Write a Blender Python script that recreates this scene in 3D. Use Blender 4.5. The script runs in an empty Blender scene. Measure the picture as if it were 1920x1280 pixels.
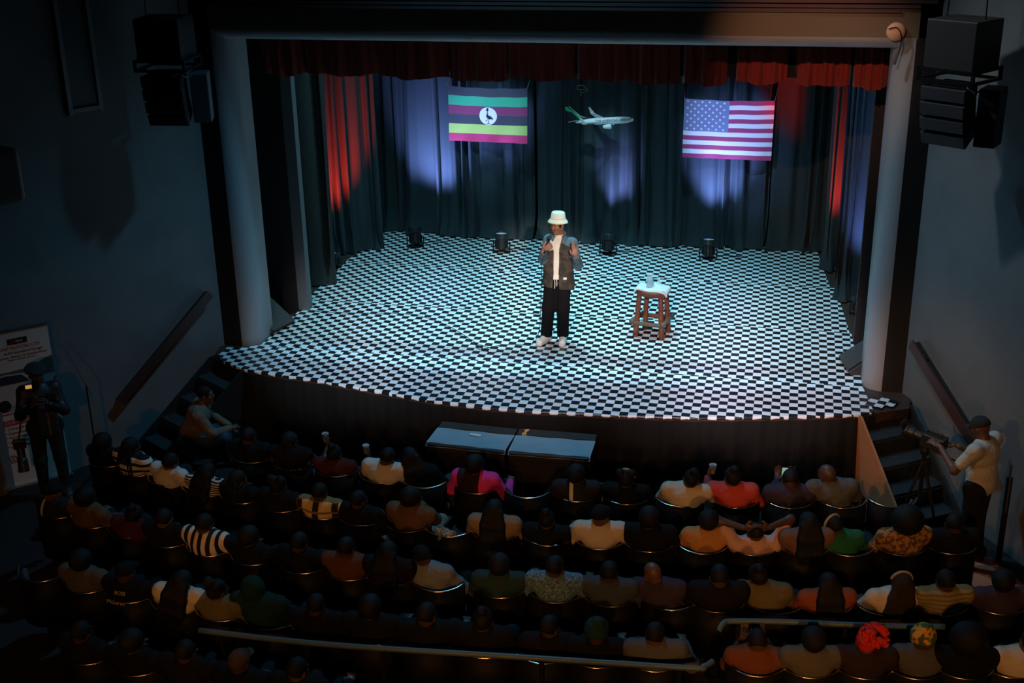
import bpy, math, random
import numpy as np
from mathutils import Vector, Matrix
random.seed(7)
SC = bpy.context.scene
COL = SC.collection
PI = math.pi

# ------------------------------------------------------------------ camera, world, lights
def look_basis(p, y, r):
    fw = Vector((math.sin(y)*math.cos(p), math.cos(y)*math.cos(p), -math.sin(p)))
    rt = Vector((math.cos(y), -math.sin(y), 0)); up = rt.cross(fw)
    rt2 = math.cos(r)*rt + math.sin(r)*up; up2 = -math.sin(r)*rt + math.cos(r)*up
    return rt2, up2, fw
cam = bpy.data.cameras.new('camera'); camo = bpy.data.objects.new('camera', cam); COL.objects.link(camo)
rt, up, fw = look_basis(math.radians(21.341), math.radians(-13.079), math.radians(-1.037))
m = Matrix.Identity(4)
for i in range(3):
    m[i][0] = rt[i]; m[i][1] = up[i]; m[i][2] = -fw[i]
m.translation = (0, 0, 5.977)
camo.matrix_world = m
cam.sensor_width = 36; cam.lens = 36*2313.3/1920; cam.clip_end = 100
SC.camera = camo

W = bpy.data.worlds.new('world'); SC.world = W; W.use_nodes = True
W.node_tree.nodes['Background'].inputs[0].default_value = (.35, .6, .8, 1)
W.node_tree.nodes['Background'].inputs[1].default_value = .0006
SC.view_settings.view_transform = 'Standard'; SC.view_settings.look = 'None'
SC.view_settings.gamma = 1; SC.view_settings.use_curve_mapping = False
SC.view_settings.exposure = 0.0

def spot(name, loc, tgt, energy, color, angle, blend=.5, size=.08):
    l = bpy.data.lights.new(name, 'SPOT'); l.energy = energy; l.color = color
    l.spot_size = math.radians(angle); l.spot_blend = blend; l.shadow_soft_size = size
    o = bpy.data.objects.new(name, l); COL.objects.link(o); o.location = loc
    o.rotation_euler = (Vector(tgt)-Vector(loc)).to_track_quat('-Z', 'Y').to_euler()
    return o
CYAN = (.30, .83, 1.0); WARM = (1.0, .72, .60); AMBER = (1.0, .42, .12)
for x_, y_, en in ((-5.2, 16.6, 1350), (-2.9, 15.6, 2000), (-.7, 16.4, 1350)):
    spot('stage_top_light', (x_, y_, 8.3), (x_*.92-.2, y_+.3, 0), en, CYAN, 56, .8, .12)
for x_, c_, en in ((-5.5, (.80, .90, 1), 4600), (-4.4, (.92, .92, 1), 4400), (-2.9, (1, .90, .92), 4800), (-1.2, (1, .80, .84), 6200), (-.15, (1, .74, .78), 8000)):
    spot('house_spotlight', (x_*.5-.6, 1.0, 7.4), (x_, 14.75, 0), en, c_, 12, .95, .10)
spot('house_followspot', (1.2, .6, 6.7), (-2.8, 14.9, 1.15), 8500, (1, .80, .64), 6.2, .7, .08)
spot('bridge_and_fill', (-2.8, 13.82, 7.3), (-2.8, 12.3, 0), 1050, (.17, .60, .95), 110, .9, .15)
spot('flag_plane_fill', (-2.9, 15.6, 5.2), (-2.93, 19.0, 2.15), 560, (.45, .8, 1), 11, .9, .06)  # added to brighten the aeroplane, no such lamp known
spot('flag_plane_fill', (-3.6, 15.6, 5.2), (-4.8, 19.3, 2.12), 720, (.36, .60, 1), 19, .8, .06)  # added, with the next one, to brighten the flags
spot('flag_plane_fill', (-2.2, 15.6, 5.2), (-.98, 19.3, 2.0), 1050, (.36, .48, 1), 20, .8, .06)
for x_, en in ((-6.4, 430), (-3.8, 600), (-1.3, 850), (1.1, 1050)):
    spot('balcony_downlight', (x_*.75+.3, 1.6, 3.3), (x_, 10.2, -.45), en*.72, AMBER, 37, .95, .15)
spot('bridge_and_fill', (-1.4, 12.4, 7.0), (2.2, 12.6, 1.6), 330, (.75, .85, .90), 62, .9, .15)  # added only to brighten the right wall
spot('balcony_downlight', (-5.2, 4.2, 4.6), (1.75, 13.4, .0), 900, (1, .55, .25), 16, .95, .1)
spot('valance_fill', (-1.2, 6.6, 7.1), (.3, 14.9, 3.5), 1100, (1, .5, .3), 18, .9, .06)  # added to boost the warm light on the valance

# ------------------------------------------------------------------ helpers
MATS = {}
def mat(name, col=(.5, .5, .5), rough=.6, *, metal=0, sheen=0, bump=0, bscale=60, bdist=.01, emit=None, estr=0, spec=.5, trans=0, ior=1.45, vary=0, vscale=6, alpha=1):
    if name in MATS: return MATS[name]
    M = bpy.data.materials.new(name); M.use_nodes = True; MATS[name] = M
    N = M.node_tree.nodes; L = M.node_tree.links; b = N['Principled BSDF']
    b.inputs['Base Color'].default_value = (*col, 1); b.inputs['Roughness'].default_value = rough
    b.inputs['Metallic'].default_value = metal; b.inputs['Specular IOR Level'].default_value = spec
    b.inputs['IOR'].default_value = ior
    if sheen: b.inputs['Sheen Weight'].default_value = sheen; b.inputs['Sheen Roughness'].default_value = .35
    b.inputs['Alpha'].default_value = alpha
    if trans: b.inputs['Transmission Weight'].default_value = trans
    if emit: b.inputs['Emission Color'].default_value = (*emit, 1); b.inputs['Emission Strength'].default_value = estr
    if bump or vary:
        tc = N.new('ShaderNodeTexCoord'); nz = N.new('ShaderNodeTexNoise'); nz.inputs['Detail'].default_value = 4
        L.new(tc.outputs['Object'], nz.inputs['Vector'])
        if bump:
            nz.inputs['Scale'].default_value = bscale
            bp = N.new('ShaderNodeBump'); bp.inputs['Strength'].default_value = bump; bp.inputs['Distance'].default_value = bdist
            L.new(nz.outputs['Fac'], bp.inputs['Height']); L.new(bp.outputs['Normal'], b.inputs['Normal'])
        if vary:
            n2 = N.new('ShaderNodeTexNoise'); n2.inputs['Scale'].default_value = vscale; n2.inputs['Detail'].default_value = 5
            L.new(tc.outputs['Object'], n2.inputs['Vector'])
            mx = N.new('ShaderNodeMix'); mx.data_type = 'RGBA'
            mx.inputs[6].default_value = (*[c*(1-vary) for c in col], 1); mx.inputs[7].default_value = (*[min(1, c*(1+vary)) for c in col], 1)
            L.new(n2.outputs['Fac'], mx.inputs[0]); L.new(mx.outputs[2], b.inputs['Base Color'])
    return M

def stripes(name, c1, c2, axis=2, period=.06, duty=.5, rough=.8, c3=None, axis2=None, period2=.1, duty2=.3):
    if name in MATS: return MATS[name]
    M = mat(name, c1, rough, spec=.2, bump=.5, bscale=11, bdist=.05); N = M.node_tree.nodes; L = M.node_tree.links; b = N['Principled BSDF']
    tc = N.new('ShaderNodeTexCoord'); sp = N.new('ShaderNodeSeparateXYZ'); L.new(tc.outputs['Object'], sp.inputs[0])
    def band(ax, per, du):
        a = N.new('ShaderNodeMath'); a.operation = 'MULTIPLY_ADD'; a.inputs[1].default_value = 1/per; a.inputs[2].default_value = 100.2
        L.new(sp.outputs[ax], a.inputs[0]); f = N.new('ShaderNodeMath'); f.operation = 'FRACT'; L.new(a.outputs[0], f.inputs[0])
        g = N.new('ShaderNodeMath'); g.operation = 'LESS_THAN'; g.inputs[1].default_value = du; L.new(f.outputs[0], g.inputs[0]); return g
    g = band(axis, period, duty)
    mx = N.new('ShaderNodeMix'); mx.data_type = 'RGBA'; mx.inputs[6].default_value = (*c1, 1); mx.inputs[7].default_value = (*c2, 1)
    L.new(g.outputs[0], mx.inputs[0]); out = mx.outputs[2]
    if c3:
        g2 = band(axis2, period2, duty2); m2 = N.new('ShaderNodeMix'); m2.data_type = 'RGBA'
        L.new(out, m2.inputs[6]); m2.inputs[7].default_value = (*c3, 1); L.new(g2.outputs[0], m2.inputs[0]); out = m2.outputs[2]
    L.new(out, b.inputs['Base Color']); return M

def blotch(name, c1, c2, scale=14, rough=.8):
    if name in MATS: return MATS[name]
    M = mat(name, c1, rough, spec=.2, bump=.5, bscale=11, bdist=.05); N = M.node_tree.nodes; L = M.node_tree.links
    tc = N.new('ShaderNodeTexCoord'); v = N.new('ShaderNodeTexNoise'); v.inputs['Scale'].default_value = scale; v.inputs['Detail'].default_value = 3
    L.new(tc.outputs['Object'], v.inputs['Vector']); r = N.new('ShaderNodeValToRGB')
    r.color_ramp.elements[0].position = .47; r.color_ramp.elements[1].position = .53
    r.color_ramp.elements[0].color = (*c1, 1); r.color_ramp.elements[1].color = (*c2, 1)
    L.new(v.outputs['Fac'], r.inputs[0]); L.new(r.outputs[0], N['Principled BSDF'].inputs['Base Color']); return M

def tag(o, label=None, cat=None, group=None, kind=None):
    if label: o['label'] = label
    if cat: o['category'] = cat
    if group: o['group'] = group
    if kind: o['kind'] = kind
    return o
def empty(name, loc=(0, 0, 0), rz=0):
    o = bpy.data.objects.new(name, None); COL.objects.link(o); o.location = loc; o.rotation_euler = (0, 0, rz)
    o.empty_display_size = .1; return o
def link(name, me, parent=None, loc=None, rot=None):
    o = bpy.data.objects.new(name, me); COL.objects.link(o)
    if parent: o.parent = parent
    if loc is not None: o.location = loc
    if rot is not None: o.rotation_euler = rot
    return o

class MB:
    def __init__(s): s.v = []; s.f = []; s.m = []
    def add(s, v, f, mi=0):
        n = len(s.v); s.v += [tuple(map(float, p)) for p in v]; s.f += [tuple(i+n for i in q) for q in f]; s.m += [mi]*len(f); return s
    def box(s, c, d, rz=0, M=None, mi=0, taper=1):
        hx, hy, hz = d[0]/2, d[1]/2, d[2]/2
        P = [(-hx, -hy, -hz), (hx, -hy, -hz), (hx, hy, -hz), (-hx, hy, -hz), (-hx*taper, -hy*taper, hz), (hx*taper, -hy*taper, hz), (hx*taper, hy*taper, hz), (-hx*taper, hy*taper, hz)]
        R = M if M is not None else Matrix.Rotation(rz, 3, 'Z')
        return s.add([R @ Vector(p) + Vector(c) for p in P], [(0, 3, 2, 1), (4, 5, 6, 7), (0, 1, 5, 4), (1, 2, 6, 5), (2, 3, 7, 6), (3, 0, 4, 7)], mi)
    def tube(s, pts, r, n=8, mi=0, caps=True):
        pts = [Vector(p) for p in pts]; k = len(pts); rr = r if hasattr(r, '__len__') else [r]*k
        V = []; F = []; up0 = None
        for i, p in enumerate(pts):
            t = (pts[min(i+1, k-1)]-pts[max(i-1, 0)])
            t = t.normalized() if t.length > 1e-9 else Vector((0, 0, 1))
            a = up0 if up0 is not None else (Vector((0, 0, 1)) if abs(t.z) < .9 else Vector((1, 0, 0)))
            u = (a - t*a.dot(t)); u = u.normalized() if u.length > 1e-6 else t.orthogonal().normalized()
            up0 = u; w = t.cross(u)
            V += [p+(u*math.cos(2*PI*j/n)+w*math.sin(2*PI*j/n))*rr[i] for j in range(n)]
        for i in range(k-1):
            for j in range(n):
                F.append((i*n+j, i*n+(j+1) % n, (i+1)*n+(j+1) % n, (i+1)*n+j))
        if caps: F.append(tuple(range(n-1, -1, -1))); F.append(tuple((k-1)*n+j for j in range(n)))
        return s.add(V, F, mi)
    def lathe(s, prof, c=(0, 0, 0), n=20, M=None, mi=0):
        V = []; F = []; k = len(prof); R = M if M is not None else Matrix.Identity(3)
        for r, z in prof:
            V += [R @ Vector((r*math.cos(2*PI*j/n), r*math.sin(2*PI*j/n), z)) + Vector(c) for j in range(n)]
        for i in range(k-1):
            for j in range(n): F.append((i*n+j, i*n+(j+1) % n, (i+1)*n+(j+1) % n, (i+1)*n+j))
        F.append(tuple(range(n-1, -1, -1))); F.append(tuple((k-1)*n+j for j in range(n)))
        return s.add(V, F, mi)
    def prism(s, poly, z0, z1, M=None, c=(0, 0, 0), mi=0):
        n = len(poly); R = M if M is not None else Matrix.Identity(3)
        V = [R @ Vector((x, y, z0))+Vector(c) for x, y in poly]+[R @ Vector((x, y, z1))+Vector(c) for x, y in poly]
        F = [tuple(range(n-1, -1, -1)), tuple(range(n, 2*n))]+[(i, (i+1) % n, (i+1) % n+n, i+n) for i in range(n)]
        return s.add(V, F, mi)
    def grid(s, fn, nu, nv, mi=0):
        V = [fn(i/nu, j/nv) for j in range(nv+1) for i in range(nu+1)]; w = nu+1
        F = [(j*w+i, j*w+i+1, (j+1)*w+i+1, (j+1)*w+i) for j in range(nv) for i in range(nu)]
        return s.add(V, F, mi if not callable(mi) else 0)
    def mesh(s, name, mats, smooth=False):
        me = bpy.data.meshes.new(name); me.from_pydata(s.v, [], s.f)
        for M in (mats if isinstance(mats, (list, tuple)) else [mats]): me.materials.append(M)
        me.polygons.foreach_set('material_index', s.m)
        if smooth: me.polygons.foreach_set('use_smooth', [True]*len(s.f))
        me.update(); return me
    def build(s, name, mats, parent=None, smooth=False, bevel=0, loc=None, rot=None, seg=2):
        o = link(name, s.mesh(name, mats, smooth), parent, loc, rot)
        if bevel:
            b = o.modifiers.new('bevel', 'BEVEL'); b.width = bevel; b.segments = seg; b.limit_method = 'ANGLE'; b.angle_limit = .6
        return o

def text_mesh(name, s, size, material, parent, M, ext=.001, align='CENTER'):
    cu = bpy.data.curves.new(name, 'FONT'); cu.body = s; cu.size = size; cu.extrude = ext; cu.align_x = align; cu.align_y = 'CENTER'
    cu.resolution_u = 3
    t = bpy.data.objects.new('tmp', cu); COL.objects.link(t)
    dg = bpy.context.evaluated_depsgraph_get(); me = bpy.data.meshes.new_from_object(t.evaluated_get(dg))
    bpy.data.objects.remove(t); me.name = name; me.materials.clear(); me.materials.append(material)
    o = link(name, me, parent); o.matrix_local = M; return o

# ---- signed-distance modelling (smooth-blended limbs, one continuous surface)
class SDF:
    def __init__(s, k=.03): s.p = []; s.k = k; s.cuts = []
    def cone(s, a, b, ra, rb=None, lab=0, k=None):
        s.p.append(('c', np.array(a, float), np.array(b, float), ra, ra if rb is None else rb, lab, s.k if k is None else k)); return s
    def chain(s, pts, rad, lab=0, k=None):
        for i in range(len(pts)-1): s.cone(pts[i], pts[i+1], rad[i], rad[i+1], lab, k)
        return s
    def ell(s, c, r, R=None, lab=0, k=None):
        s.p.append(('e', np.array(c, float), np.array(r, float), np.eye(3) if R is None else np.array(R, float), None, lab, s.k if k is None else k)); return s
    def cut_plane(s, pt, n): s.cuts.append(('p', np.array(pt, float), np.array(n, float)/np.linalg.norm(n))); return s
    def cut_box(s, lo, hi): s.cuts.append(('b', np.array(lo, float), np.array(hi, float))); return s
    def cut_fn(s, fn): s.cuts.append(('f', fn)); return s
    def mesh(s, name, vox, mats):
        lo = np.full(3, 9.); hi = np.full(3, -9.); bb = []
        for q in s.p:
            if q[0] == 'c': a = np.minimum(q[1]-q[3], q[2]-q[4]); b = np.maximum(q[1]+q[3], q[2]+q[4])
            else: rr = q[2].max(); a = q[1]-rr; b = q[1]+rr
            bb.append((a, b)); lo = np.minimum(lo, a); hi = np.maximum(hi, b)
        lo = lo-3*vox; n = np.ceil((hi-lo)/vox).astype(int)+3
        D = np.full(n, .5, np.float32); LB = np.zeros(n, np.int8); BD = np.full(n, 9., np.float32)
        ax = [lo[i]+vox*np.arange(n[i]) for i in range(3)]
        for q, (a, b) in zip(s.p, bb):
            mg = max(.03, q[6]*1.2)+2*vox
            i0 = np.maximum(np.floor((a-mg-lo)/vox).astype(int), 0); i1 = np.minimum(np.ceil((b+mg-lo)/vox).astype(int)+1, n)
            sl = tuple(slice(i0[i], i1[i]) for i in range(3))
            X = np.stack(np.meshgrid(*[ax[i][sl[i]] for i in range(3)], indexing='ij'), -1).astype(np.float32)
            if q[0] == 'c':
                ba = (q[2]-q[1]).astype(np.float32); pa = X-q[1].astype(np.float32); t = np.clip(pa@ba/max(float(ba@ba), 1e-9), 0, 1)
                d = np.sqrt(((pa-t[..., None]*ba)**2).sum(-1))-(q[3]+(q[4]-q[3])*t)
            else:
                P = (X-q[1].astype(np.float32))@q[3].astype(np.float32); r = q[2].astype(np.float32)
                k0 = np.sqrt(((P/r)**2).sum(-1))+1e-6; k1 = np.sqrt(((P/(r*r))**2).sum(-1))+1e-6; d = k0*(k0-1)/k1
            o = D[sl]; k = q[6]
            if k > 0:
                h = np.maximum(k-np.abs(o-d), 0)/k; D[sl] = np.minimum(o, d)-h*h*k*.25
            else: D[sl] = np.minimum(o, d)
            w = d < BD[sl]; BD[sl] = np.where(w, d, BD[sl]); LB[sl] = np.where(w, q[5], LB[sl])
        if s.cuts:
            X = np.stack(np.meshgrid(*ax, indexing='ij'), -1)
            for c in s.cuts:
                if c[0] == 'p': D = np.maximum(D, (X-c[1])@c[2])
                elif c[0] == 'b':
                    e = np.maximum(c[1]-X, X-c[2]).max(-1); D = np.maximum(D, -e)
                else: D = np.maximum(D, c[1](X))
        ins = D < 0
        c8 = [D[i:n[0]-1+i, j:n[1]-1+j, k:n[2]-1+k] for i in (0, 1) for j in (0, 1) for k in (0, 1)]
        i8 = [v < 0 for v in c8]; anyi = np.logical_or.reduce(i8); alli = np.logical_and.reduce(i8); act = anyi & ~alli
        idx = np.full(act.shape, -1); cells = np.argwhere(act); idx[act] = np.arange(len(cells))
        acc = np.zeros((len(cells), 3)); cnt = np.zeros(len(cells)); off = [(i, j, k) for i in (0, 1) for j in (0, 1) for k in (0, 1)]
        vals = np.stack([v[act] for v in c8], -1)
        for a in range(8):
            for b in range(a+1, 8):
                da = np.array(off[b])-np.array(off[a])
                if np.abs(da).sum() != 1: continue
                va, vb = vals[:, a], vals[:, b]; w = (va < 0) != (vb < 0)
                t = np.where(w, va/np.where(w, va-vb, 1), 0)
                acc[w] += np.array(off[a])+t[w, None]*da; cnt[w] += 1
        V = lo+(cells+acc/cnt[:, None])*vox
        F = []
        for axi in range(3):
            o1, o2 = [(1, 2), (2, 0), (0, 1)][axi]
            sl0 = [slice(None)]*3; sl1 = [slice(None)]*3; sl0[axi] = slice(0, -1); sl1[axi] = slice(1, None)
            A = ins[tuple(sl0)]; B = ins[tuple(sl1)]; E = np.argwhere(A != B)
            ok = (E[:, o1] > 0) & (E[:, o2] > 0) & (E[:, o1] < n[o1]-1) & (E[:, o2] < n[o2]-1); E = E[ok]
            fl = A[tuple(E.T)]
            def cell(d1, d2):
                e = E.copy(); e[:, o1] -= d1; e[:, o2] -= d2; return idx[tuple(e.T)]
            q = np.stack([cell(1, 1), cell(0, 1), cell(0, 0), cell(1, 0)], -1); q[~fl] = q[~fl][:, ::-1]; F.append(q)
        F = np.concatenate(F)
        me = bpy.data.meshes.new(name); me.vertices.add(len(V)); me.vertices.foreach_set('co', V.ravel())
        me.loops.add(F.size); me.loops.foreach_set('vertex_index', F.ravel())
        me.polygons.add(len(F)); me.polygons.foreach_set('loop_start', np.arange(0, F.size, 4)); me.polygons.foreach_set('loop_total', np.full(len(F), 4))
        me.polygons.foreach_set('use_smooth', [True]*len(F))
        lab = LB[:-1, :-1, :-1][act][F[:, 0]]; me.polygons.foreach_set('material_index', lab.astype(np.int32))
        for M in mats: me.materials.append(M)
        me.update(); me.validate(); return me

def Rz(a): c, s = math.cos(a), math.sin(a); return np.array([[c, -s, 0], [s, c, 0], [0, 0, 1]])
def Rx(a): c, s = math.cos(a), math.sin(a); return np.array([[1, 0, 0], [0, c, -s], [0, s, c]])
def Ry(a): c, s = math.cos(a), math.sin(a); return np.array([[c, 0, s], [0, 1, 0], [-s, 0, c]])

# ------------------------------------------------------------------ materials
VELVET = mat('black_velvet', (.022, .040, .048), .8, sheen=.06, bump=.15, bscale=90)
VELVET2 = mat('grey_black_velvet', (.026, .027, .028), .85, sheen=.06, bump=.15, bscale=90)
REDVEL = mat('red_velvet', (.22, .018, .008), .85, sheen=.3, bump=.2, bscale=120)
BLACK = mat('matte_black_paint', (.012, .012, .013), .55, bump=.1, bscale=120)
SKIRT = mat('black_cloth', (.0035, .004, .0045), .9, sheen=.1)
WALLM = mat('charcoal_plaster', (.135, .142, .145), .62, bump=.25, bscale=25, vary=.25, vscale=2.2)
PORTALM = mat('portal_paint', (.30, .31, .325), .45, bump=.06, bscale=60)
WOOD = mat('brown_stage_boards', (.05, .026, .02), .55, vary=.3, vscale=9)
CARPET = mat('house_floor_red', (.010, .006, .006), .8, bump=.2, bscale=200, vary=.3, vscale=5)
CEILM = mat('slat_wood', (.10, .05, .045), .6, vary=.3)
METALB = mat('black_metal', (.02, .02, .022), .4, metal=.6)
STEEL = mat('steel', (.45, .45, .47), .3, metal=1)
RIM = mat('bronze_trim', (.68, .56, .46), .24, metal=1)
SEATM = mat('seat_shell', (.004, .004, .004), .6, spec=.15)
CUSH = mat('seat_cushion', (.03, .033, .05), .85, sheen=.2)
SKIN = mat('dark_skin', (.060, .030, .020), .5, bump=.03, bscale=150)
SKIN2 = mat('brown_skin', (.105, .052, .033), .5, bump=.03, bscale=150)
HAIRM = mat('black_hair', (.005, .0045, .0045), .6, spec=.25, bump=.5, bscale=180)
WHITE = mat('white_cloth', (.75, .74, .72), .8, sheen=.1, bump=.1, bscale=90)
TEXTK = mat('print_black', (.012, .012, .012), .6)

# ------------------------------------------------------------------ the setting
EDGE = [(-7.22, 13.82), (-6.95, 13.52), (-6.57, 13.32), (-5.96, 13.22), (-5.5, 13.15), (-4.76, 12.99), (-4.04, 12.83), (-3.36, 12.76), (-2.72, 12.75),
        (-2.1, 12.80), (-1.49, 12.85), (-.89, 12.92), (-.3, 13.04), (.29, 13.17), (.92, 13.34), (1.52, 13.66)]
def edge_y(x):
    return float(np.interp(x, [e[0] for e in EDGE], [e[1] for e in EDGE]))
def struct(o): o['kind'] = 'structure'; return o
struct(MB().box((-2.9, 7.5, -1.05), (26, 30, .1)).build('floor', CARPET))
poly = EDGE + [(1.6, 14.3), (2.2, 14.3), (2.2, 20.6), (-8.2, 20.6), (-8.2, 14.3), (-7.3, 14.3)]
struct(MB().prism(poly, -.12, -.006).build('floor', WOOD))
WL = Vector((-.53, -.85, 0)).normalized(); WR = Vector((.5, -.867, 0)).normalized()
def wall(name, p0, d, length, z0, z1, th=.2, m=WALLM, side=1):
    p0 = Vector(p0); p1 = p0+d*length; n = Vector((-d.y, d.x, 0))*side*th
    q = [(p0.x, p0.y), (p1.x, p1.y), (p1.x+n.x, p1.y+n.y), (p0.x+n.x, p0.y+n.y)]
    return struct(MB().prism(q if side < 0 else q, z0, z1).build(name, m))
PL = (-7.22, 14.1, 0); PR = (1.47, 14.1, 0)
wall('wall_left', PL, WL, 6.2, -1, 8, side=-1)
wall('wall_right', PR, WR, 6.2, -1, 8, side=1)
struct(MB().box((-2.9, 20.75, 4), (12, .2, 10)).build('wall_back', BLACK))
struct(MB().box((-8.35, 17.4, 4), (.2, 6.6, 10)).build('wall_stage_left', BLACK))
struct(MB().box((2.35, 17.4, 4), (.2, 6.6, 10)).build('wall_stage_right', BLACK))
struct(MB().box((-2.9, 17.4, 9.1), (12, 6.8, .2)).build('ceiling', BLACK))
struct(MB().box((-2.9, 4.5, 8.1), (24, 19.5, .2)).build('ceiling', BLACK))
# proscenium portal: rounded posts and lintel
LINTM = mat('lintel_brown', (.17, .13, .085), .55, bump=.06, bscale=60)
def post(xi, xo, name):
    s = 1 if xo > xi else -1; R = .24; pts = []; n = 22
    for i in range(n+1):
        a = PI/2*i/n
        pts.append((xi+s*(R-R*math.cos(a)), 14.10+R-R*math.sin(a)))
    pts += [(xo, 14.10), (xo, 14.62), (xi, 14.62)]
    if s < 0: pts = pts[::-1]
    mb = MB().prism(pts, -.02, 4.42)
    for k, f in enumerate(mb.f):      # black on the broad outer face stands in for shade; rounded nosing grey
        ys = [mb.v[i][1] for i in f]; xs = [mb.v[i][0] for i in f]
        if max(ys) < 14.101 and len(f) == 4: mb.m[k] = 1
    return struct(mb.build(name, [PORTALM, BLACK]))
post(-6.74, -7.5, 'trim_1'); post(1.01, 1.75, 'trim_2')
lint = MB(); R = .12; n = 16; prof = [(14.62, 4.0)]+[(14.10+R-R*math.sin(PI/2*i/n), 4.0+R-R*math.cos(PI/2*i/n)) for i in range(n+1)]+[(14.10, 4.42), (14.62, 4.42)]
Mx = Matrix(((0, 0, 1), (1, 0, 0), (0, 1, 0)))
lint.prism(prof, -7.5, 1.75, M=Mx)
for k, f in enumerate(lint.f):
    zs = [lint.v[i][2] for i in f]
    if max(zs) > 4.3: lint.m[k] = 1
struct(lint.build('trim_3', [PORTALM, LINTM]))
# slatted fascia above the lintel
fas = empty('trim_4'); struct(fas)
MB().box((-2.9, 14.5, 6.7), (10.6, .1, 4.7)).build('backing', mat('fascia_backing', (.02, .013, .013), .8), fas)
sl = MB()
for i in range(26):
    z = 4.40+i*.05; xin = .55*max(0, 1-i/4)**1.6
    sl.box((-2.86, 14.10+.05, z), (8.9-2*xin, .16, .034))
o = sl.build('slats', CEILM, fas); o['kind'] = 'stuff'
# stage skirt cloth
def skirt(u, v):
    x = -7.0+8.1*u; z = -.03-.97*v; y = edge_y(x)-.022-.10*v
    y -= (.030*math.sin(19*x+2*math.sin(3*x))+.02*math.sin(43*x+1))*(.3+.7*v)
    return (x, y, z)
tag(MB().grid(skirt, 420, 10).build('stage_skirt', SKIRT, smooth=True), 'black cloth skirt hanging below the curved stage front', 'stage skirt')

# chequered floor sheets
def checker_mat():
    M = mat('chequered_vinyl', (.8, .8, .8), .33); N = M.node_tree.nodes; L = M.node_tree.links; b = N['Principled BSDF']
    tc = N.new('ShaderNodeTexCoord'); sp = N.new('ShaderNodeSeparateXYZ'); L.new(tc.outputs['Object'], sp.inputs[0])
    fl = []
    for i in range(2):
        a = N.new('ShaderNodeMath'); a.operation = 'MULTIPLY'; a.inputs[1].default_value = 10; L.new(sp.outputs[i], a.inputs[0])
        f = N.new('ShaderNodeMath'); f.operation = 'FLOOR'; L.new(a.outputs[0], f.inputs[0]); fl.append(f)
    ad = N.new('ShaderNodeMath'); ad.operation = 'ADD'; L.new(fl[0].outputs[0], ad.inputs[0]); L.new(fl[1].outputs[0], ad.inputs[1])
    h = N.new('ShaderNodeMath'); h.operation = 'MULTIPLY'; h.inputs[1].default_value = .5; L.new(ad.outputs[0], h.inputs[0])
    fr = N.new('ShaderNodeMath'); fr.operation = 'FRACT'; L.new(h.outputs[0], fr.inputs[0])
    g = N.new('ShaderNodeMath'); g.operation = 'GREATER_THAN'; g.inputs[1].default_value = .25; L.new(fr.outputs[0], g.inputs[0])
    mx = N.new('ShaderNodeMix'); mx.data_type = 'RGBA'; mx.inputs[6].default_value = (.010, .011, .013, 1); mx.inputs[7].default_value = (.74, .76, .79, 1)
    L.new(g.outputs[0], mx.inputs[0]); L.new(mx.outputs[2], b.inputs['Base Color'])
    return M
CHK = checker_mat()
def wr(x, y, s):
    h = .0035*math.sin(2.1*x+3.3*y+s)*math.sin(3.7*x-1.9*y+2*s)+.002*math.sin(9*x+4*y+s)*math.sin(7*y-5*x)
    d = math.hypot((x+.3)*1.0, (y-15.2)*1.4)
    if d < 1.3: h += .006*(1-d/1.3)*abs(math.sin(9*(x*.6+y*.8)+2*math.sin(3*x)))
    return h+.006
def sheet(label, y0f, y1f, xl, xr, off, seed, zoff, rz=0, front=False):
    loc = Vector((off[0], off[1], 0)); nx, ny = 150, 34; Rr = Matrix.Rotation(-rz, 3, 'Z')
    mb = MB()
    def fn(u, v):
        y1 = y1f; j = round(v*ny)
        if front: v = max(0, (j-2)/(ny-2))
        x = xl(v)+(xr(v)-xl(v))*u; y0 = y0f(x); y = y0+(y1-y0)*v
        if front and j < 2: return Rr @ (Vector((x, y0-.016, -.012+.008*math.sin(31*x) if j == 0 else wr(x, y0, seed)+zoff-.004))-loc)
        return Rr @ (Vector((x, y, wr(x, y, seed)+zoff))-loc)
    mb.grid(fn, nx, ny)
    o = mb.build('chequered_floor_sheet', CHK, smooth=True, loc=loc, rot=(0, 0, rz))
    return tag(o, label, 'floor sheet', 'chequered floor sheets')
sheet('rearmost chequered sheet on the stage, tucked under the black backdrop', lambda x: 17.80, 19.75, lambda v: -6.88+.1*v, lambda v: .70-.2*v, (-5.46, 17.90), 1, .000)
sheet('second chequered sheet from the backdrop, running past the dark left drape', lambda x: 15.97, 17.83, lambda v: -6.80-.05*v, lambda v: .92-.15*v, (-5.515, 17.086), 2, .004)
sheet('chequered sheet under the performer and the log stool', lambda x: 14.10, 16.0, lambda v: -6.72, lambda v: 1.02-.08*v, (-6.283, 14.958), 3, .008)
sheet('frontmost chequered sheet folded over the curved stage edge', lambda x: edge_y(x)+.0, 14.15, lambda v: -7.12+.40*max(0, v-.62)/.38, lambda v: 1.12-.1*v, (-3.533, 14.015), 4, .012, front=True)
# torn offcut on the right front corner
off = MB(); ang = -.38
for i in range(3):
    for j in range(3):
        if (i, j) in ((2, 0), ): continue
        def fq(u, v, i=i, j=j): return ((i+u)*.1, (j+v)*.1, .004*math.sin(9*(i+u))+.003*math.cos(7*(j+v)))
        off.grid(fq, 3, 3)
tag(off.build('chequered_offcut', CHK, smooth=True, loc=(1.02, 13.62, .022), rot=(0, 0, ang)), 'torn chequered offcut on the bare boards by the right portal', 'floor sheet')

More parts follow.
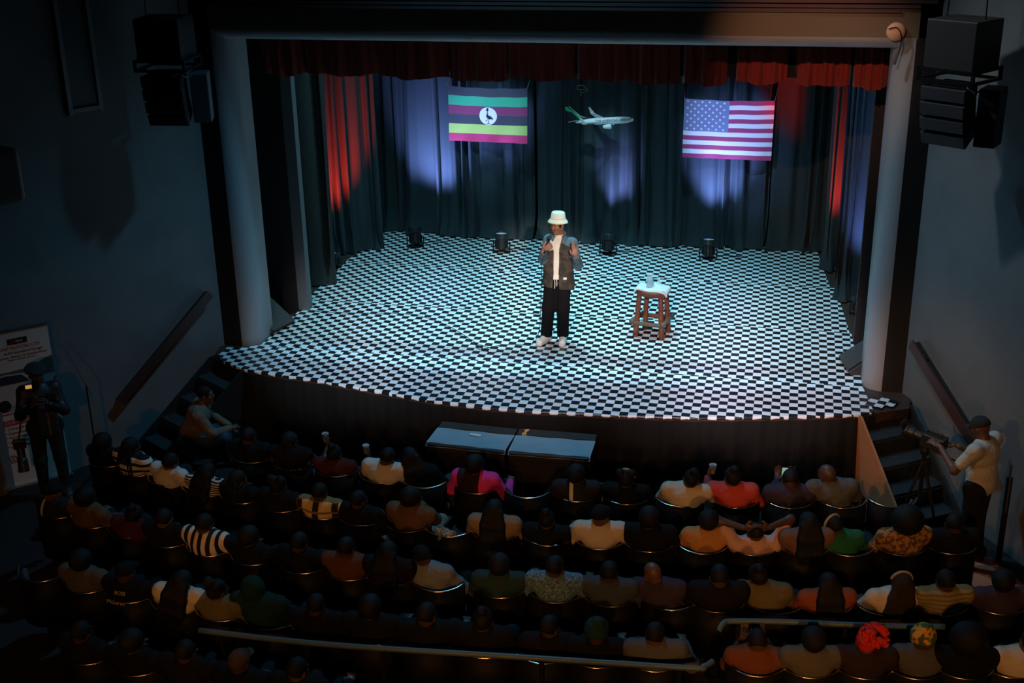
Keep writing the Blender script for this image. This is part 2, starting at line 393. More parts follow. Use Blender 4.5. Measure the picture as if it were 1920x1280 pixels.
# ------------------------------------------------------------------ drapes
def drape(name, pts, z0, z1, folds, amp, seed, m, label, flare=.10, cat='curtain', group=None, nz=26, per=14):
    rnd = random.Random(seed); P = [Vector((*p, 0)) for p in pts]
    seg = [(P[i+1]-P[i]).length for i in range(len(P)-1)]; Lt = sum(seg)
    nu = int(folds*per); ph = [rnd.uniform(0, 6.28) for _ in range(6)]; cuts = sorted(rnd.uniform(0, 1) for _ in range(3))
    def warp(u): return u+.35/folds*math.sin(2*PI*u*folds*.31+ph[0])+.25/folds*math.sin(2*PI*u*folds*.17+ph[1])
    def fn(u, v):
        s = u*Lt; i = 0
        while i < len(seg)-1 and s > seg[i]: s -= seg[i]; i += 1
        t = (P[i+1]-P[i]).normalized(); base = P[i]+t*s; n = Vector((t.y, -t.x, 0))
        z = z1+(z0-z1)*v; w = warp(u); A = amp*(.45+.55*v)*(.65+.35*math.sin(2*PI*u*2.3+ph[2]))
        a = 2*PI*w*folds+.25*math.sin(3*v+ph[3]); sh = math.sin(a); sh = math.copysign(abs(sh)**.7, sh)
        o = A*sh+.25*A*math.sin(2.3*a+ph[4])
        h = z-z0; pud = max(0, 1-h/.42)
        o += flare*pud**2*(.55+.45*math.sin(2*PI*w*folds*.5+ph[5]))
        tx = t*(.03*math.sin(a*.5+ph[2]+2*v)*v+.05*pud*math.sin(a+ph[1]))
        zz = z0+max(0.0, h-.05*pud*(1+math.sin(a*.7)))
        return base+n*o+tx+Vector((0, 0, zz))
    o = MB().grid(fn, nu, nz).build(name, m, smooth=True)
    return tag(o, label, cat, group)
BG = 'black drapes of the backdrop'
drape('backdrop_drape', [(-7.2, 19.72), (-5.75, 19.65)], .02, 4.6, 4.5, .11, 11, VELVET, 'leftmost black velvet backdrop drape, beside the red-lit leg', .10, group=BG, per=22)
drape('backdrop_drape', [(-5.75, 19.60), (-4.10, 19.60)], .02, 4.6, 6, .10, 12, VELVET, 'black velvet backdrop drape behind the striped flag with the crane', .14, group=BG, per=22)
drape('backdrop_drape', [(-4.08, 19.66), (-3.30, 19.63)], .02, 4.6, 3.2, .06, 13, VELVET, 'flat dark green-black backdrop drape left of the model aeroplane', .10, group=BG, per=22)
drape('backdrop_drape', [(-3.28, 19.56), (-1.95, 19.62)], .02, 4.6, 4, .11, 14, VELVET, 'black velvet backdrop drape behind the model aeroplane', .12, group=BG, per=22)
drape('backdrop_drape', [(-1.93, 19.56), (-.28, 19.65)], .02, 4.6, 6, .10, 15, VELVET, 'black velvet backdrop drape behind the flag with stars', .12, group=BG, per=22)
drape('backdrop_drape', [(-.26, 19.60), (1.3, 19.68)], .02, 4.6, 5, .11, 16, VELVET, 'rightmost black velvet backdrop drape, right of the flag with stars', .12, group=BG, per=22)
drape('leg_drape', [(-7.75, 16.55), (-6.62, 16.82)], .02, 4.4, 6, .09, 21, VELVET2, 'dark side drape puddled on the floor behind the left scenery flat', .14)
drape('leg_drape', [(-7.55, 17.75), (-7.05, 18.2), (-6.52, 18.70)], .02, 4.4, 7, .085, 22, VELVET, 'left side drape glowing red from a floor light', .12)
drape('leg_drape', [(.56, 18.72), (1.5, 18.40)], .02, 4.4, 5, .075, 23, VELVET, 'right side drape glowing red from a floor light', .06)
drape('leg_drape', [(.70, 17.36), (1.9, 17.08)], .02, 4.4, 9, .06, 24, VELVET, 'right side drape lit lavender blue behind the portal', .08)
# red valance in segments
tag(MB().box((-2.86, 15.0, 4.06), (7.75, .02, 1.06)).build('valance_light_block', SKIRT), 'added black sheet behind the red valance keeping its gaps dark', 'light block')  # added to block light, so gaps between swags stay black
vs = [(-6.72, -6.1), (-6.12, -5.1), (-5.12, -4.2), (-4.22, -3.45), (-3.47, -2.6), (-2.62, -1.95), (-1.97, -1.35), (-1.33, -.78), (-.70, -.10), (-.02, .62), (.64, 1.06)]
names = ['first', 'second', 'third', 'fourth', 'fifth', 'sixth', 'seventh', 'eighth', 'ninth', 'tenth', 'eleventh']
for i, (a, b) in enumerate(vs):
    rr = random.Random(40+i); p1 = rr.uniform(0, 6)
    def fv(u, v, a=a, b=b, p1=p1, i=i):
        x = a+.006+(b-a-.012)*u; bot = 3.47-.028*math.sin(PI*u)-.012*math.sin(9*u+p1)+.02*math.sin(i*1.7)
        z = 4.15+(bot-4.15)*v
        y = 14.92+.035*math.sin(2*PI*u*3+p1)*(.5+.5*v)+.018*math.sin(2*PI*u*7+p1)-.03*math.sin(PI*u)+.05*abs(2*u-1)**8
        return (x, y, z)
    tag(MB().grid(fv, 42, 12).build('valance_swag', REDVEL, smooth=True), f'{names[i]} red velvet valance swag counted from the left', 'valance', 'red valance swags')

# side panels behind the portal
def panel(x0, x1, y, z1, lab, postx, pm):
    e = empty('scenery_flat', ((x0+x1)/2, y, 0)); tag(e, lab, 'scenery flat')
    c = e.location
    MB().box((0, 0, z1/2), (x1-x0, .06, z1)).build('board', BLACK, e)
    MB().box((postx-c.x, .06, z1/2), (.16, .14, z1)).build('end_post', pm, e, bevel=.006)
    return e
panel(-8.22, -6.745, 15.56, 3.9, 'tall black scenery flat with a grey end post behind the left portal', -6.665, mat('post_grey', (.14, .15, .16), .5))
panel(1.11, 2.2, 15.56, 3.9, 'tall black scenery flat behind the right portal column', 1.03, BLACK)

# ------------------------------------------------------------------ stairs and handrails
def stairs(lab, corner, wdir, ddir, width, board):
    # corner: wall-side end of stage edge; wdir away from the wall; ddir going down
    e = empty('stage_steps', (corner[0], corner[1], -1)); tag(e, lab, 'steps')
    w = Vector(wdir).normalized(); d = Vector(ddir).normalized()
    STP = mat('step_paint', (.022, .025, .028), .5, bump=.1, bscale=100)
    for i in range(4):
        z = .8-.2*i; a = d*(.02+.28*i); b = d*(.02+.28*(i+1))
        q = [a, a+w*width, b+w*width, b]; q = [(v.x, v.y) for v in q]
        ar = sum(q[k][0]*q[(k+1) % 4][1]-q[(k+1) % 4][0]*q[k][1] for k in range(4))
        if ar < 0: q = q[::-1]
        MB().prism(q, z-.03, z).build('tread', STP, e, bevel=.004)
        q2 = [a+d*.0, a+w*width, a+w*width+d*.02, a+d*.02]; q2 = [(v.x, v.y) for v in q2]
        ar = sum(q2[k][0]*q2[(k+1) % 4][1]-q2[(k+1) % 4][0]*q2[k][1] for k in range(4))
        if ar < 0: q2 = q2[::-1]
        MB().prism(q2, z, z+.17).build('riser', BLACK, e)
    for sd, off in (('stringer', -.02), ('stringer', width+.02)):
        p = [Vector((0, 0, 0)), Vector((0, 0, 1.0)), d*.08+Vector((0, 0, 1.0)), d*1.2+Vector((0, 0, .18)), d*1.2]
        t = w*.03; V = [v+w*off for v in p]+[v+w*off+t for v in p]
        n = 5; F = [tuple(range(n)), tuple(range(2*n-1, n-1, -1))]+[(i, i+n, (i+1) % n+n, (i+1) % n) for i in range(n)]
        o = MB().add(V, F).build(sd, board if off > 0 else BLACK, e)
    return e
ORWOOD = mat('orange_plywood', (.42, .17, .075), .6, vary=.2, vscale=12)
stairs('black steps from the house floor to the stage beside the left wall', (-7.17, 13.72, 0), (.57, -.35, 0), (-.56, -.83, 0), .67, BLACK)
stairs('black steps with an orange plywood side beside the right wall', (1.52, 13.76, 0), (-.55, -.37, 0), (.43, -.9, 0), .66, ORWOOD)
RAILW = mat('rail_wood', (.055, .022, .018), .45)
def handrail(lab, a, b, wallp, inward, m=RAILW):
    a = Vector(a); b = Vector(b); e = empty('handrail', a); tag(e, lab, 'handrail'); d = b-a; n = Vector(inward).normalized()
    up = Vector((0, 0, 1)); s = d.normalized(); q = n.cross(s).normalized()
    def bar(off, w, t):
        V = [Vector((0, 0, 0))+off+n*i*w+q*j*t for i in (0, 1) for j in (-.5, .5)]; V += [v+d for v in V]
        return MB().add(V, [(0, 1, 3, 2), (4, 6, 7, 5), (0, 4, 5, 1), (2, 3, 7, 6), (0, 2, 6, 4), (1, 5, 7, 3)])
    bar(n*.10, .025, .12).build('rail_board', m, e); bar(n*.0, .10, .025).build('rail_shelf', mat('rail_dark', (.012, .010, .010), .5), e)
    for t in (.15, .85):
        MB().box(d*t+n*.05, (.05, .05, .05)).build('bracket', METALB, e)
    return e
nl = Vector((-WL.y, WL.x, 0)); nl = nl if nl.x > 0 else -nl
nr = Vector((-WR.y, WR.x, 0)); nr = nr if nr.x < 0 else -nr
def on(p0, d, t, z, n, off=.0): q = Vector(p0)+d*t+n*off; return (q.x, q.y, z)
handrail('dark handrail sloping down the left wall above the steps', on(PL, WL, .2, .80, nl), on(PL, WL, 1.62, -.26, nl), PL, nl)
handrail('dark channel handrail sloping down the right wall', on(PR, WR, .22, .72, nr), on(PR, WR, 1.75, -.12, nr), PR, nr)
# louvred service panel on the left wall
e = empty('wall_hatch', on(PL, WL, 1.66, 3.40, nl, .0)); tag(e, 'flat framed hatch high on the left wall', 'wall hatch')
Mh = Matrix((WL, nl, Vector((0, 0, 1)))).transposed()
MB().box(Mh @ Vector((-.17, .012, .75)), (.34, .02, 1.5), M=Mh).build('hatch_leaf', WALLM, e)
for q, dd in (((.02, .02, .72), (.05, .05, 1.6)), ((-.36, .02, .72), (.05, .05, 1.6)), ((-.17, .02, -.03), (.38, .05, .05))):
    MB().box(Mh @ Vector(q), dd, M=Mh).build('hatch_frame', PORTALM, e)


# ------------------------------------------------------------------ flags and model aeroplane
def flag_surface(c, W_, H_, tilt, seed):
    # c: bottom-left corner x,y,z ; returns S(u,v)
    def S(u, v):
        x = (u-.5)*W_; z = (v-.5)*H_
        sag = -.018*math.sin(PI*u)*v+.004*math.sin(2*PI*u*3+seed)*v
        fold = .012*math.sin(14*(u*.7+v*.55)+seed)*math.exp(-6*min(u+1-v, 1.2))+.010*math.sin(16*((1-u)*.7+v*.5))*math.exp(-5*min(1-u+1-v, 1.2))
        fold += .009*math.sin(20*(u-.35*v)+seed*2)*math.exp(-4*v)+.006*math.sin(7*u+3*v+seed)
        zz = z+sag; xr = x*math.cos(tilt)-zz*math.sin(tilt); zr = x*math.sin(tilt)+zz*math.cos(tilt)
        return Vector((c[0]+xr, c[1]-fold-.012, c[2]+zr))
    return S
def patch(S, u0, u1, v0, v1, nu, nv, out=0):
    def fn(a, b):
        p = S(u0+(u1-u0)*a, v0+(v1-v0)*b); return (p.x, p.y-out, p.z)
    return MB().grid(fn, nu, nv)
def fcol(n, c): return mat('flag_'+n, c, .55, sheen=.2, bump=.05, bscale=200)
F_BLK = fcol('black', (.05, .055, .065)); F_TEAL_LIT = fcol('teal', (.045, .42, .20)); F_YEL = fcol('yellow', (.75, .72, .12)); F_RED = fcol('red', (.55, .035, .11)); F_WHT = fcol('white', (.82, .82, .85)); F_BLU = fcol('blue', (.19, .23, .38))  # teal and red tones have the coloured stage light put in
F_RED_BLUELIT = fcol('red_bluelit', (.42, .05, .15)); F_MAROON_LIT = fcol('maroon', (.24, .04, .10)); F_YEL_LIT = fcol('yellow_lit', (.44, .62, .13))  # red and yellow stripes with blue and cyan light put into their colours
e = empty('striped_flag', (-4.83, 19.36, 2.13)); tag(e, 'six-striped flag with a crane in a white disc pinned to the backdrop', 'flag')
S1 = flag_surface((0, 0, 0), 1.31, .89, -.01, 1.0)
st = [(0, .15, F_RED), (.15, .325, F_YEL_LIT), (.325, .50, F_BLK), (.50, .665, F_MAROON_LIT), (.665, .84, F_TEAL_LIT), (.84, 1, F_BLK)]
for a, b, m_ in st: patch(S1, 0, 1, a, b, 60, 8).build('stripe', m_, e, smooth=True)
def disc(S, u, v, ru, rv, out, n=28):
    V = [S(u, v)-Vector((0, out, 0))]+[S(u+ru*math.cos(2*PI*i/n), v+rv*math.sin(2*PI*i/n))-Vector((0, out, 0)) for i in range(n)]
    return MB().add(V, [(0, 1+i, 1+(i+1) % n) for i in range(n)])
d = disc(S1, .505, .49, .112, .165, .003).build('white_disc', F_WHT, e)
def spoly(S, poly, u0, v0, su, sv, out):
    V = [S(u0+x*su, v0+y*sv)-Vector((0, out, 0)) for x, y in poly]; return MB().add(V, [tuple(range(len(V)))])
cr = MB()
for pl in ([(-.22, .05), (-.1, .3), (-.02, .32), (.0, .1), (.25, -.02), (.5, -.2), (.55, -.38), (.42, -.42), (.38, -.3), (.2, -.38), (-.05, -.28), (-.2, -.1)],
           [(-.1, .3), (-.02, .32), (-.02, .62), (-.12, .62)], [(-.2, .58), (.04, .58), (.06, .74), (-.02, .82), (-.16, .8), (-.2, .7)], [(-.2, .62), (-.2, .68), (-.34, .62)],
           [(-.14, .78), (.02, .78), (.1, .92), (-.04, .9), (-.16, .93)], [(.02, -.34), (.08, -.34), (.08, -.86), (.02, -.86)], [(-.16, -.84), (.22, -.84), (.22, -.9), (-.16, -.9)], [(-.08, -.3), (-.02, -.3), (-.16, -.52), (-.3, -.5), (-.3, -.56), (-.12, -.58)]):
    V = [S1(.505+x*.112, .49+y*.165)-Vector((0, .006, 0)) for x, y in pl]; cr.add(V, [tuple(range(len(V)))])
cr.build('crane_emblem', TEXTK, d)
for u_ in (0, 1):
    MB().tube([S1(u_, 1), S1(u_, 1)+Vector((.02*(1 if u_ else -1), .10, .10)), S1(u_, 1)+Vector((.02*(1 if u_ else -1), .24, .16))], .003, 5).build('tie_cord', WHITE, e)
e = empty('star_flag', (-.985, 19.36, 2.00)); tag(e, 'flag with white stars and red and white stripes pinned to the backdrop', 'flag')
S2 = flag_surface((0, 0, 0), 1.38, .93, -.005, 2.2)
for i in range(13):
    a = i/13; b = (i+1)/13; m_ = F_RED if i % 2 == 0 else F_WHT
    patch(S2, .505 if i >= 6 else 0, 1, a, b, 56, 4).build('stripe', F_RED_BLUELIT if m_ is F_RED else m_, e, smooth=True)
can = patch(S2, 0, .505, 6/13, 1, 34, 24).build('canton', F_BLU, e, smooth=True)
star = [(math.sin(PI*i/5)*(1 if i % 2 == 0 else .40), math.cos(PI*i/5)*(1 if i % 2 == 0 else .40)) for i in range(10)]
for r_ in range(9):
    for c_ in range(6 if r_ % 2 == 0 else 5):
        u = .505*((c_+.5)/6 if r_ % 2 == 0 else (c_+1)/6)*.97; v = 1-(r_+.7)/9.4*(7/13)
        ce = S2(u, v)
        V = [S2(u, v)-Vector((0, .004, 0))]+[S2(u+x*.0175, v+z*.026)-Vector((0, .004, 0)) for x, z in star]
        MB().add(V, [(0, 1+i, 1+(i+1) % 10) for i in range(10)]).build('star', F_WHT, can)

for u_ in (0, 1):
    MB().tube([S2(u_, 1), S2(u_, 1)+Vector((.02*(1 if u_ else -1), .10, .10)), S2(u_, 1)+Vector((.02*(1 if u_ else -1), .24, .16))], .003, 5).build('tie_cord', WHITE, e)
PLW = mat('plane_white', (.72, .76, .78), .4); PLG = mat('plane_grey', (.42, .48, .52), .4); PGR = mat('plane_green', (.02, .55, .22), .4); PBK = mat('plane_black', (.02, .025, .025), .4)
e = empty('model_aeroplane', (-2.93, 18.9, 2.17)); e.rotation_euler = (0, -.07, 0)
tag(e, 'white model aeroplane with a green and black tail hung before the backdrop', 'model aeroplane')
MX = Matrix(((0, 0, 1), (1, 0, 0), (0, 1, 0)))      # lathe axis -> +X
prof = [(.004, -.40), (.018, -.36), (.032, -.27), (.046, -.16), (.052, -.05), (.054, .30), (.052, .38), (.046, .44), (.034, .49), (.018, .522), (.003, .53)]
fu = MB().lathe(prof, n=24, M=MX).build('fuselage', PLW, e, smooth=True)
def flat(poly, th, axis='y', off=0.0):
    if axis == 'y': return MB().prism(poly, -th/2, th/2, M=Matrix(((1, 0, 0), (0, 0, -1), (0, 1, 0))), c=(0, off, 0))
tail = flat([(-.41, -.01), (-.545, .235), (-.475, .255), (-.28, .095), (-.10, .048), (-.10, .0)], .014).build('tail_fin', PBK, e)
flat([(-.53, .235), (-.50, .245), (-.33, .10), (-.20, .0), (-.10, -.04), (-.16, -.045), (-.30, .03), (-.42, .15), (-.515, .19)], .018).build('green_stripe', PGR, tail)
flat([(-.475, .252), (-.465, .252), (-.30, .095), (-.19, .055), (-.31, .088)], .02).build('white_edge', PLW, tail)
cd = MB().lathe([(.034, 0), (.034, .012)], n=20, M=Matrix(((1, 0, 0), (0, 0, 1), (0, -1, 0))), c=(-.435, -.004, .145)).build('tail_disc', PLW, tail)
MB().prism([(-.008, .018), (.004, .02), (.006, 0), (.014, -.008), (.004, -.02), (-.012, -.012)], 0, .003, M=Matrix(((1, 0, 0), (0, 0, -1), (0, 1, 0))), c=(-.435, -.018, .145)).build('tail_emblem', TEXTK, tail)
belly = MB(); belly.tube([(-.36, -.004, -.012), (-.24, -.03, -.034), (-.12, -.045, -.028), (.0, -.052, -.012)], [.004, .020, .020, .004], 8).build('dark_belly_sweep', PBK, e)
for sy in (-1, 1):
    wg = MB(); V = [(.16, sy*.03, -.02), (.02, sy*.03, -.025), (-.20, sy*.40, .035), (-.13, sy*.40, .038)]; V = V+[(x, y_, z+.012) for x, y_, z in V]
    wg.add(V, [(0, 1, 2, 3), (7, 6, 5, 4), (0, 4, 5, 1), (1, 5, 6, 2), (2, 6, 7, 3), (3, 7, 4, 0)]); w_ = wg.build('wing', PLG, e)
    V = [(-.20, sy*.40, .035), (-.13, sy*.40, .035), (-.215, sy*.43, .145), (-.24, sy*.43, .145)]; V = V+[(x, y_+sy*.008, z) for x, y_, z in V]
    MB().add(V, [(0, 1, 2, 3), (7, 6, 5, 4), (0, 4, 5, 1), (1, 5, 6, 2), (2, 6, 7, 3), (3, 7, 4, 0)]).build('winglet', PLW, w_)
    en = MB().lathe([(.018, -.08), (.030, -.05), (.036, .0), (.036, .05), (.028, .056), (.02, .04)], n=18, M=MX, c=(.15, sy*.15, -.062)).build('engine', PLW, e, smooth=True)
    V = [(-.32, sy*.01, .02), (-.39, sy*.01, .02), (-.47, sy*.16, .03), (-.43, sy*.16, .03)]; V = V+[(x, y_, z+.008) for x, y_, z in V]
    MB().add(V, [(0, 1, 2, 3), (7, 6, 5, 4), (0, 4, 5, 1), (1, 5, 6, 2), (2, 6, 7, 3), (3, 7, 4, 0)]).build('stabiliser', PLG, e)
text_mesh('lettering', 'THE AMERICAN DREAM', .052, TEXTK, fu, Matrix.Translation((.215, -.0555, .012)) @ Matrix.Rotation(PI/2, 4, 'X'), .002)
MB().box((.495, -.014, .026), (.022, .03, .010)).build('cockpit_window', TEXTK, e)
wi = MB()
for x in (-.2, .25): wi.tube([(x, 0, .05), (x*1.0, .0, 2.2)], .0015, 5)
wi.build('hanging_wire', METALB, e)
# small white lamp bracket hanging below the valance
e = empty('hanging_hook', (-3.19, 18.62, 2.70)); tag(e, 'small pale wire bracket hanging under the valance left of the aeroplane', 'bracket')
h = MB(); h.tube([(-.05, 0, .06), (-.05, 0, 0), (.06, 0, 0), (.06, 0, .06), (-.05, 0, .06)], .006, 6); h.build('frame', STEEL, e)
MB().tube([(.0, 0, 0), (.02, 0, -.05), (.0, 0, -.09), (.015, 0, -.1)], .005, 6).build('hook', STEEL, e)
MB().tube([(.06, 0, .04), (.12, 0, -.0), (.03, 0, -.06)], .003, 5).build('wire', STEEL, e)
MB().tube([(.0, 0, .06), (.0, 0, 3.3)], .003, 5).build('drop_wire', METALB, e)

# ------------------------------------------------------------------ floor lamps
CANM = mat('can_body', (.035, .04, .048), .35, metal=.5)
def par_can(loc, rz, tilt, label, lens_col, lens_e, spotc=None, se=0, tgt=None, ang=40, size=1):
    e = empty('floor_spotlight', loc, rz); tag(e, label, 'stage light'); e.scale = (size,)*3
    T = Matrix.Rotation(tilt, 3, 'X'); c = Vector((0, 0, .15))
    prof = [(.05, -.10), (.078, -.09), (.082, -.05), (.082, .04), (.095, .05), (.098, .12), (.094, .125), (.088, .105)]
    MB().lathe(prof, c=c, n=22, M=T).build('housing', CANM, e, smooth=False)
    MB().lathe([(.001, .100), (.088, .106)], c=c, n=22, M=T).build('lens', mat('lens_'+label[:14], (.6, .65, .8), .2, emit=lens_col, estr=lens_e), e)
    f = MB()
    for k in range(10):
        a = 2*PI*k/10; f.box(c+T @ Vector((.085*math.cos(a), .085*math.sin(a), -.03)), (.012, .012, .10), M=T @ Matrix.Rotation(a, 3, 'Z'))
    f.build('cooling_fins', METALB, e)
    MB().tube([(-.11, 0, .15), (-.115, 0, .05), (-.10, .02, .012), (.10, .02, .012), (.115, 0, .05), (.11, 0, .15)], .009, 6).build('yoke', METALB, e)
    MB().tube([(-.10, -.06, .01), (-.12, .02, .01), (.12, .02, .01), (.10, -.06, .01)], .009, 6).build('floor_stand', METALB, e)
    MB().tube([(.05, .05, .10), (.10, .12, .012), (.25, .16, .012), (.45, .10, .012)], .006, 6).build('cable', METALB, e)
    if spotc:
        p = Vector(loc)+(Matrix.Rotation(rz, 3, 'Z') @ (c+T @ Vector((0, 0, .16))))*size
        spot('floor_lamp_light', p, tgt, se, spotc, ang, 1.0, .12)
    return e
LAV = (.30, .38, 1.0)
par_can((-5.98, 18.80, .012), .35, -.35, 'floor spotlight tilted towards the left backdrop drape', (.2, .3, 1), .3, LAV, 820, (-5.70, 19.6, 1.7), 68, 1.2)
par_can((-4.5, 18.74, .012), .05, -.08, 'floor spotlight with a glowing white lens below the crane flag', (.7, .8, 1), 4, LAV, 300, (-4.75, 19.4, 2.4), 56, 1.2)
par_can((-2.78, 18.93, .012), -.1, -.25, 'floor spotlight to the right of the performer by the backdrop', (.2, .3, 1), .3, (.36, .40, 1), 270, (-2.70, 19.6, 1.15), 44, 1.2)
par_can((-1.18, 18.95, .012), .0, -.12, 'floor spotlight below the flag with stars', (.6, .7, 1), 3, LAV, 520, (-1.08, 19.6, 1.35), 60, 1.2)
par_can((-6.93, 17.55, -.004), .2, -.2, 'floor spotlight half hidden behind the dark left drape', (1, .1, .05), .5, (1, .03, .015), 1000, (-7.02, 18.3, 1.75), 40, .9)
par_can((1.05, 16.78, -.004), .0, -.2, 'floor spotlight glowing blue beside the right portal', (.6, .7, 1), 6, (.25, .33, 1), 260, (1.2, 17.2, 1.3), 60)
par_can((1.0, 17.85, -.004), .0, -.2, 'floor spotlight behind the lavender-lit right drape', (1, .1, .05), .5, (1, .03, .02), 900, (.66, 18.7, 1.7), 46)

# ------------------------------------------------------------------ monitor wedges
def wedge(loc, rz, label):
    e = empty('stage_monitor', loc, rz); tag(e, label, 'loudspeaker')
    pl = [(-.30, 0), (.30, 0), (.34, .06)]+[(.34-.52*t-.06*math.sin(PI*t), .06+.36*t+.05*math.sin(PI*t)) for t in (.2, .4, .6, .8, 1.0)]+[(-.30, .34)]
    Mw = Matrix(((1, 0, 0), (0, 0, 1), (0, 1, 0)))
    MB().prism(pl[::-1], -.26, .26, M=Mw).build('cabinet', mat('monitor_box', (.03, .03, .032), .6), e, bevel=.008)
    g = MB()
    def fg(u, v):
        t = u; return (.345-.52*t-.06*math.sin(PI*t)+.012*.6, -.24+.48*v, .064+.36*t+.05*math.sin(PI*t)+.010)
    g.grid(fg, 10, 2).build('grille', mat('grille', (.055, .052, .056), .6, bump=.6, bscale=300), e, smooth=True)
    MB().box((.20, -.1, .215), (.03, .012, .004), M=Matrix.Rotation(.6, 3, 'Y')).build('badge', STEEL, e)
    return e
wedge((-6.97, 14.84, .0), -.25, 'curved stage monitor wedge on the floor beside the left portal')
wedge((1.14, 14.80, .0), PI+.2, 'stage monitor wedge tucked behind the right portal')

# ------------------------------------------------------------------ log stool, towel, carafe, glass
LOG = mat('log_bark', (.17, .052, .025), .55, bump=.5, bscale=40, vary=.6, vscale=14)
LOGG = mat('grey_log', (.13, .09, .06), .65, bump=.5, bscale=40, vary=.35, vscale=14)
e = empty('log_stool', (-1.67, 15.47, .012), -.10); tag(e, 'rustic four-legged log stool standing on the chequered floor', 'stool')
rn = random.Random(3)
ft = {(-1, -1): (-.19, -.13), (1, -1): (.165, -.155), (-1, 1): (-.125, .15), (1, 1): (.20, .13)}
tp = {k: (v[0]*.80, v[1]*.74) for k, v in ft.items()}
for k in ft:
    a = Vector((*ft[k], 0)); b = Vector((*tp[k], .60)); pts = [a.lerp(b, t)+Vector((rn.uniform(-.004, .004), rn.uniform(-.004, .004), 0)) for t in (0, .25, .5, .75, 1)]
    MB().tube(pts, [.038, .036, .035, .034, .034], 10).build('leg', LOG, e, smooth=True)
def at_h(k, t): return Vector((*ft[k], 0)).lerp(Vector((*tp[k], .60)), t)
for a, b, t, m_, ext in (((-1, -1), (1, -1), .33, LOGG, .06), ((1, -1), (1, 1), .37, LOGG, .09), ((-1, -1), (-1, 1), .38, LOGG, .09), ((-1, 1), (1, 1), .33, LOG, .04)):
    p = at_h(a, t); q = at_h(b, t); d_ = (q-p).normalized(); o_ = Vector((d_.y, -d_.x, 0))*.046; o_ = o_ if (p+o_).length > p.length else -o_
    MB().tube([p-d_*ext+o_, (p+q)/2+o_+Vector((0, 0, .004)), q+d_*ext+o_], [.030, .031, .028], 9).build('rung', m_, e, smooth=True)
seat_s = SDF(.02).ell((0, 0, .615), (.225, .185, .085)); seat_s.cut_plane((0, 0, .644), (0, 0, 1))
link('seat', seat_s.mesh('seat', .009, [LOG]), e)
def towel(u, v):
    x = -.215+.43*u; y = -.130+.29*v; r = max(abs(x)/.20, abs(y)/.15)
    ex = max(0, abs(x)-.19); ey = max(0, abs(y)-.135)
    z = .652+.008*math.sin(23*x+9*y)-1.3*ex-1.0*ey*(1+1.6*u*u)
    return (x-math.copysign(ex*.5, x), y-math.copysign(ey*.55, y)-.02, z-.03*(u if y < -.1 else 0))
tb = MB(); tb.grid(towel, 30, 24); o = tb.build('towel', mat('white_towel', (.78, .80, .82), .9, sheen=.3, bump=1, bscale=120), None, smooth=True, loc=(-1.67, 15.47, .012), rot=(0, 0, -.10))
so = o.modifiers.new('thick', 'SOLIDIFY'); so.thickness = .026; so.offset = 1
tag(o, 'white towel draped over the seat of the log stool', 'towel')
def glassmat(n, c=(.85, .96, 1)): return mat(n, c, .05, spec=.9, alpha=.22)
GL = glassmat('clear_glass'); WAT = mat('water', (.30, .78, .86), .05, spec=.9, alpha=.60)
e = empty('water_carafe', (-1.705, 15.46, .684)); tag(e, 'glass water carafe with a flared neck standing on the stool', 'carafe')
MB().lathe([(.052, 0), (.055, .02), (.050, .06), (.040, .10), (.036, .13), (.044, .165), (.050, .178), (.047, .178), (.033, .13), (.037, .10), (.047, .06), (.051, .022), (.048, .008)], n=24).build('glass', GL, e, smooth=True)
MB().lathe([(.046, .010), (.050, .022), (.046, .06), (.037, .098), (.034, .118)], n=24).build('water', WAT, e, smooth=True)
e = empty('drinking_glass', (-1.585, 15.50, .684)); tag(e, 'small clear drinking glass beside the carafe on the stool', 'glass')
MB().lathe([(.026, 0), (.031, .085), (.029, .085), (.025, .008)], n=20).build('glass', GL, e, smooth=True)

# ------------------------------------------------------------------ microphone cable
def smooth_pts(P, n=8):
    P = [Vector(p) for p in P]; out = []
    for i in range(len(P)-1):
        a = P[max(i-1, 0)]; b = P[i]; c = P[i+1]; d_ = P[min(i+2, len(P)-1)]
        for k in range(n):
            t = k/n; out.append(.5*((2*b)+(c-a)*t+(2*a-5*b+4*c-d_)*t*t+(3*b-a-3*c+d_)*t**3))
    return out+[P[-1]]
MICP = Vector((-2.9, 14.92, .03))
cab = [(-6.6, 15.5, .03), (-6.08, 15.48, .03), (-5.16, 15.60, .03), (-4.63, 15.39, .03), (-4.24, 15.06, .03), (-3.93, 14.72, .03), (-3.71, 14.56, .034), (-3.55, 14.50, .034), (-3.60, 14.38, .034), (-3.78, 14.50, .036), (-3.90, 14.68, .034), (-3.80, 14.47, .036),
       (-3.56, 14.66, .034), (-3.32, 14.74, .034), (-3.16, 14.80, .03), (-3.07, 14.82, .25), (-3.04, 14.80, .8), (-3.0, 14.68, 1.2), (-2.955, 14.63, 1.31)]
tag(MB().tube(smooth_pts(cab), .0045, 6).build('microphone_cable', METALB, smooth=True), 'thin black microphone cable looping over the chequered floor', 'cable')

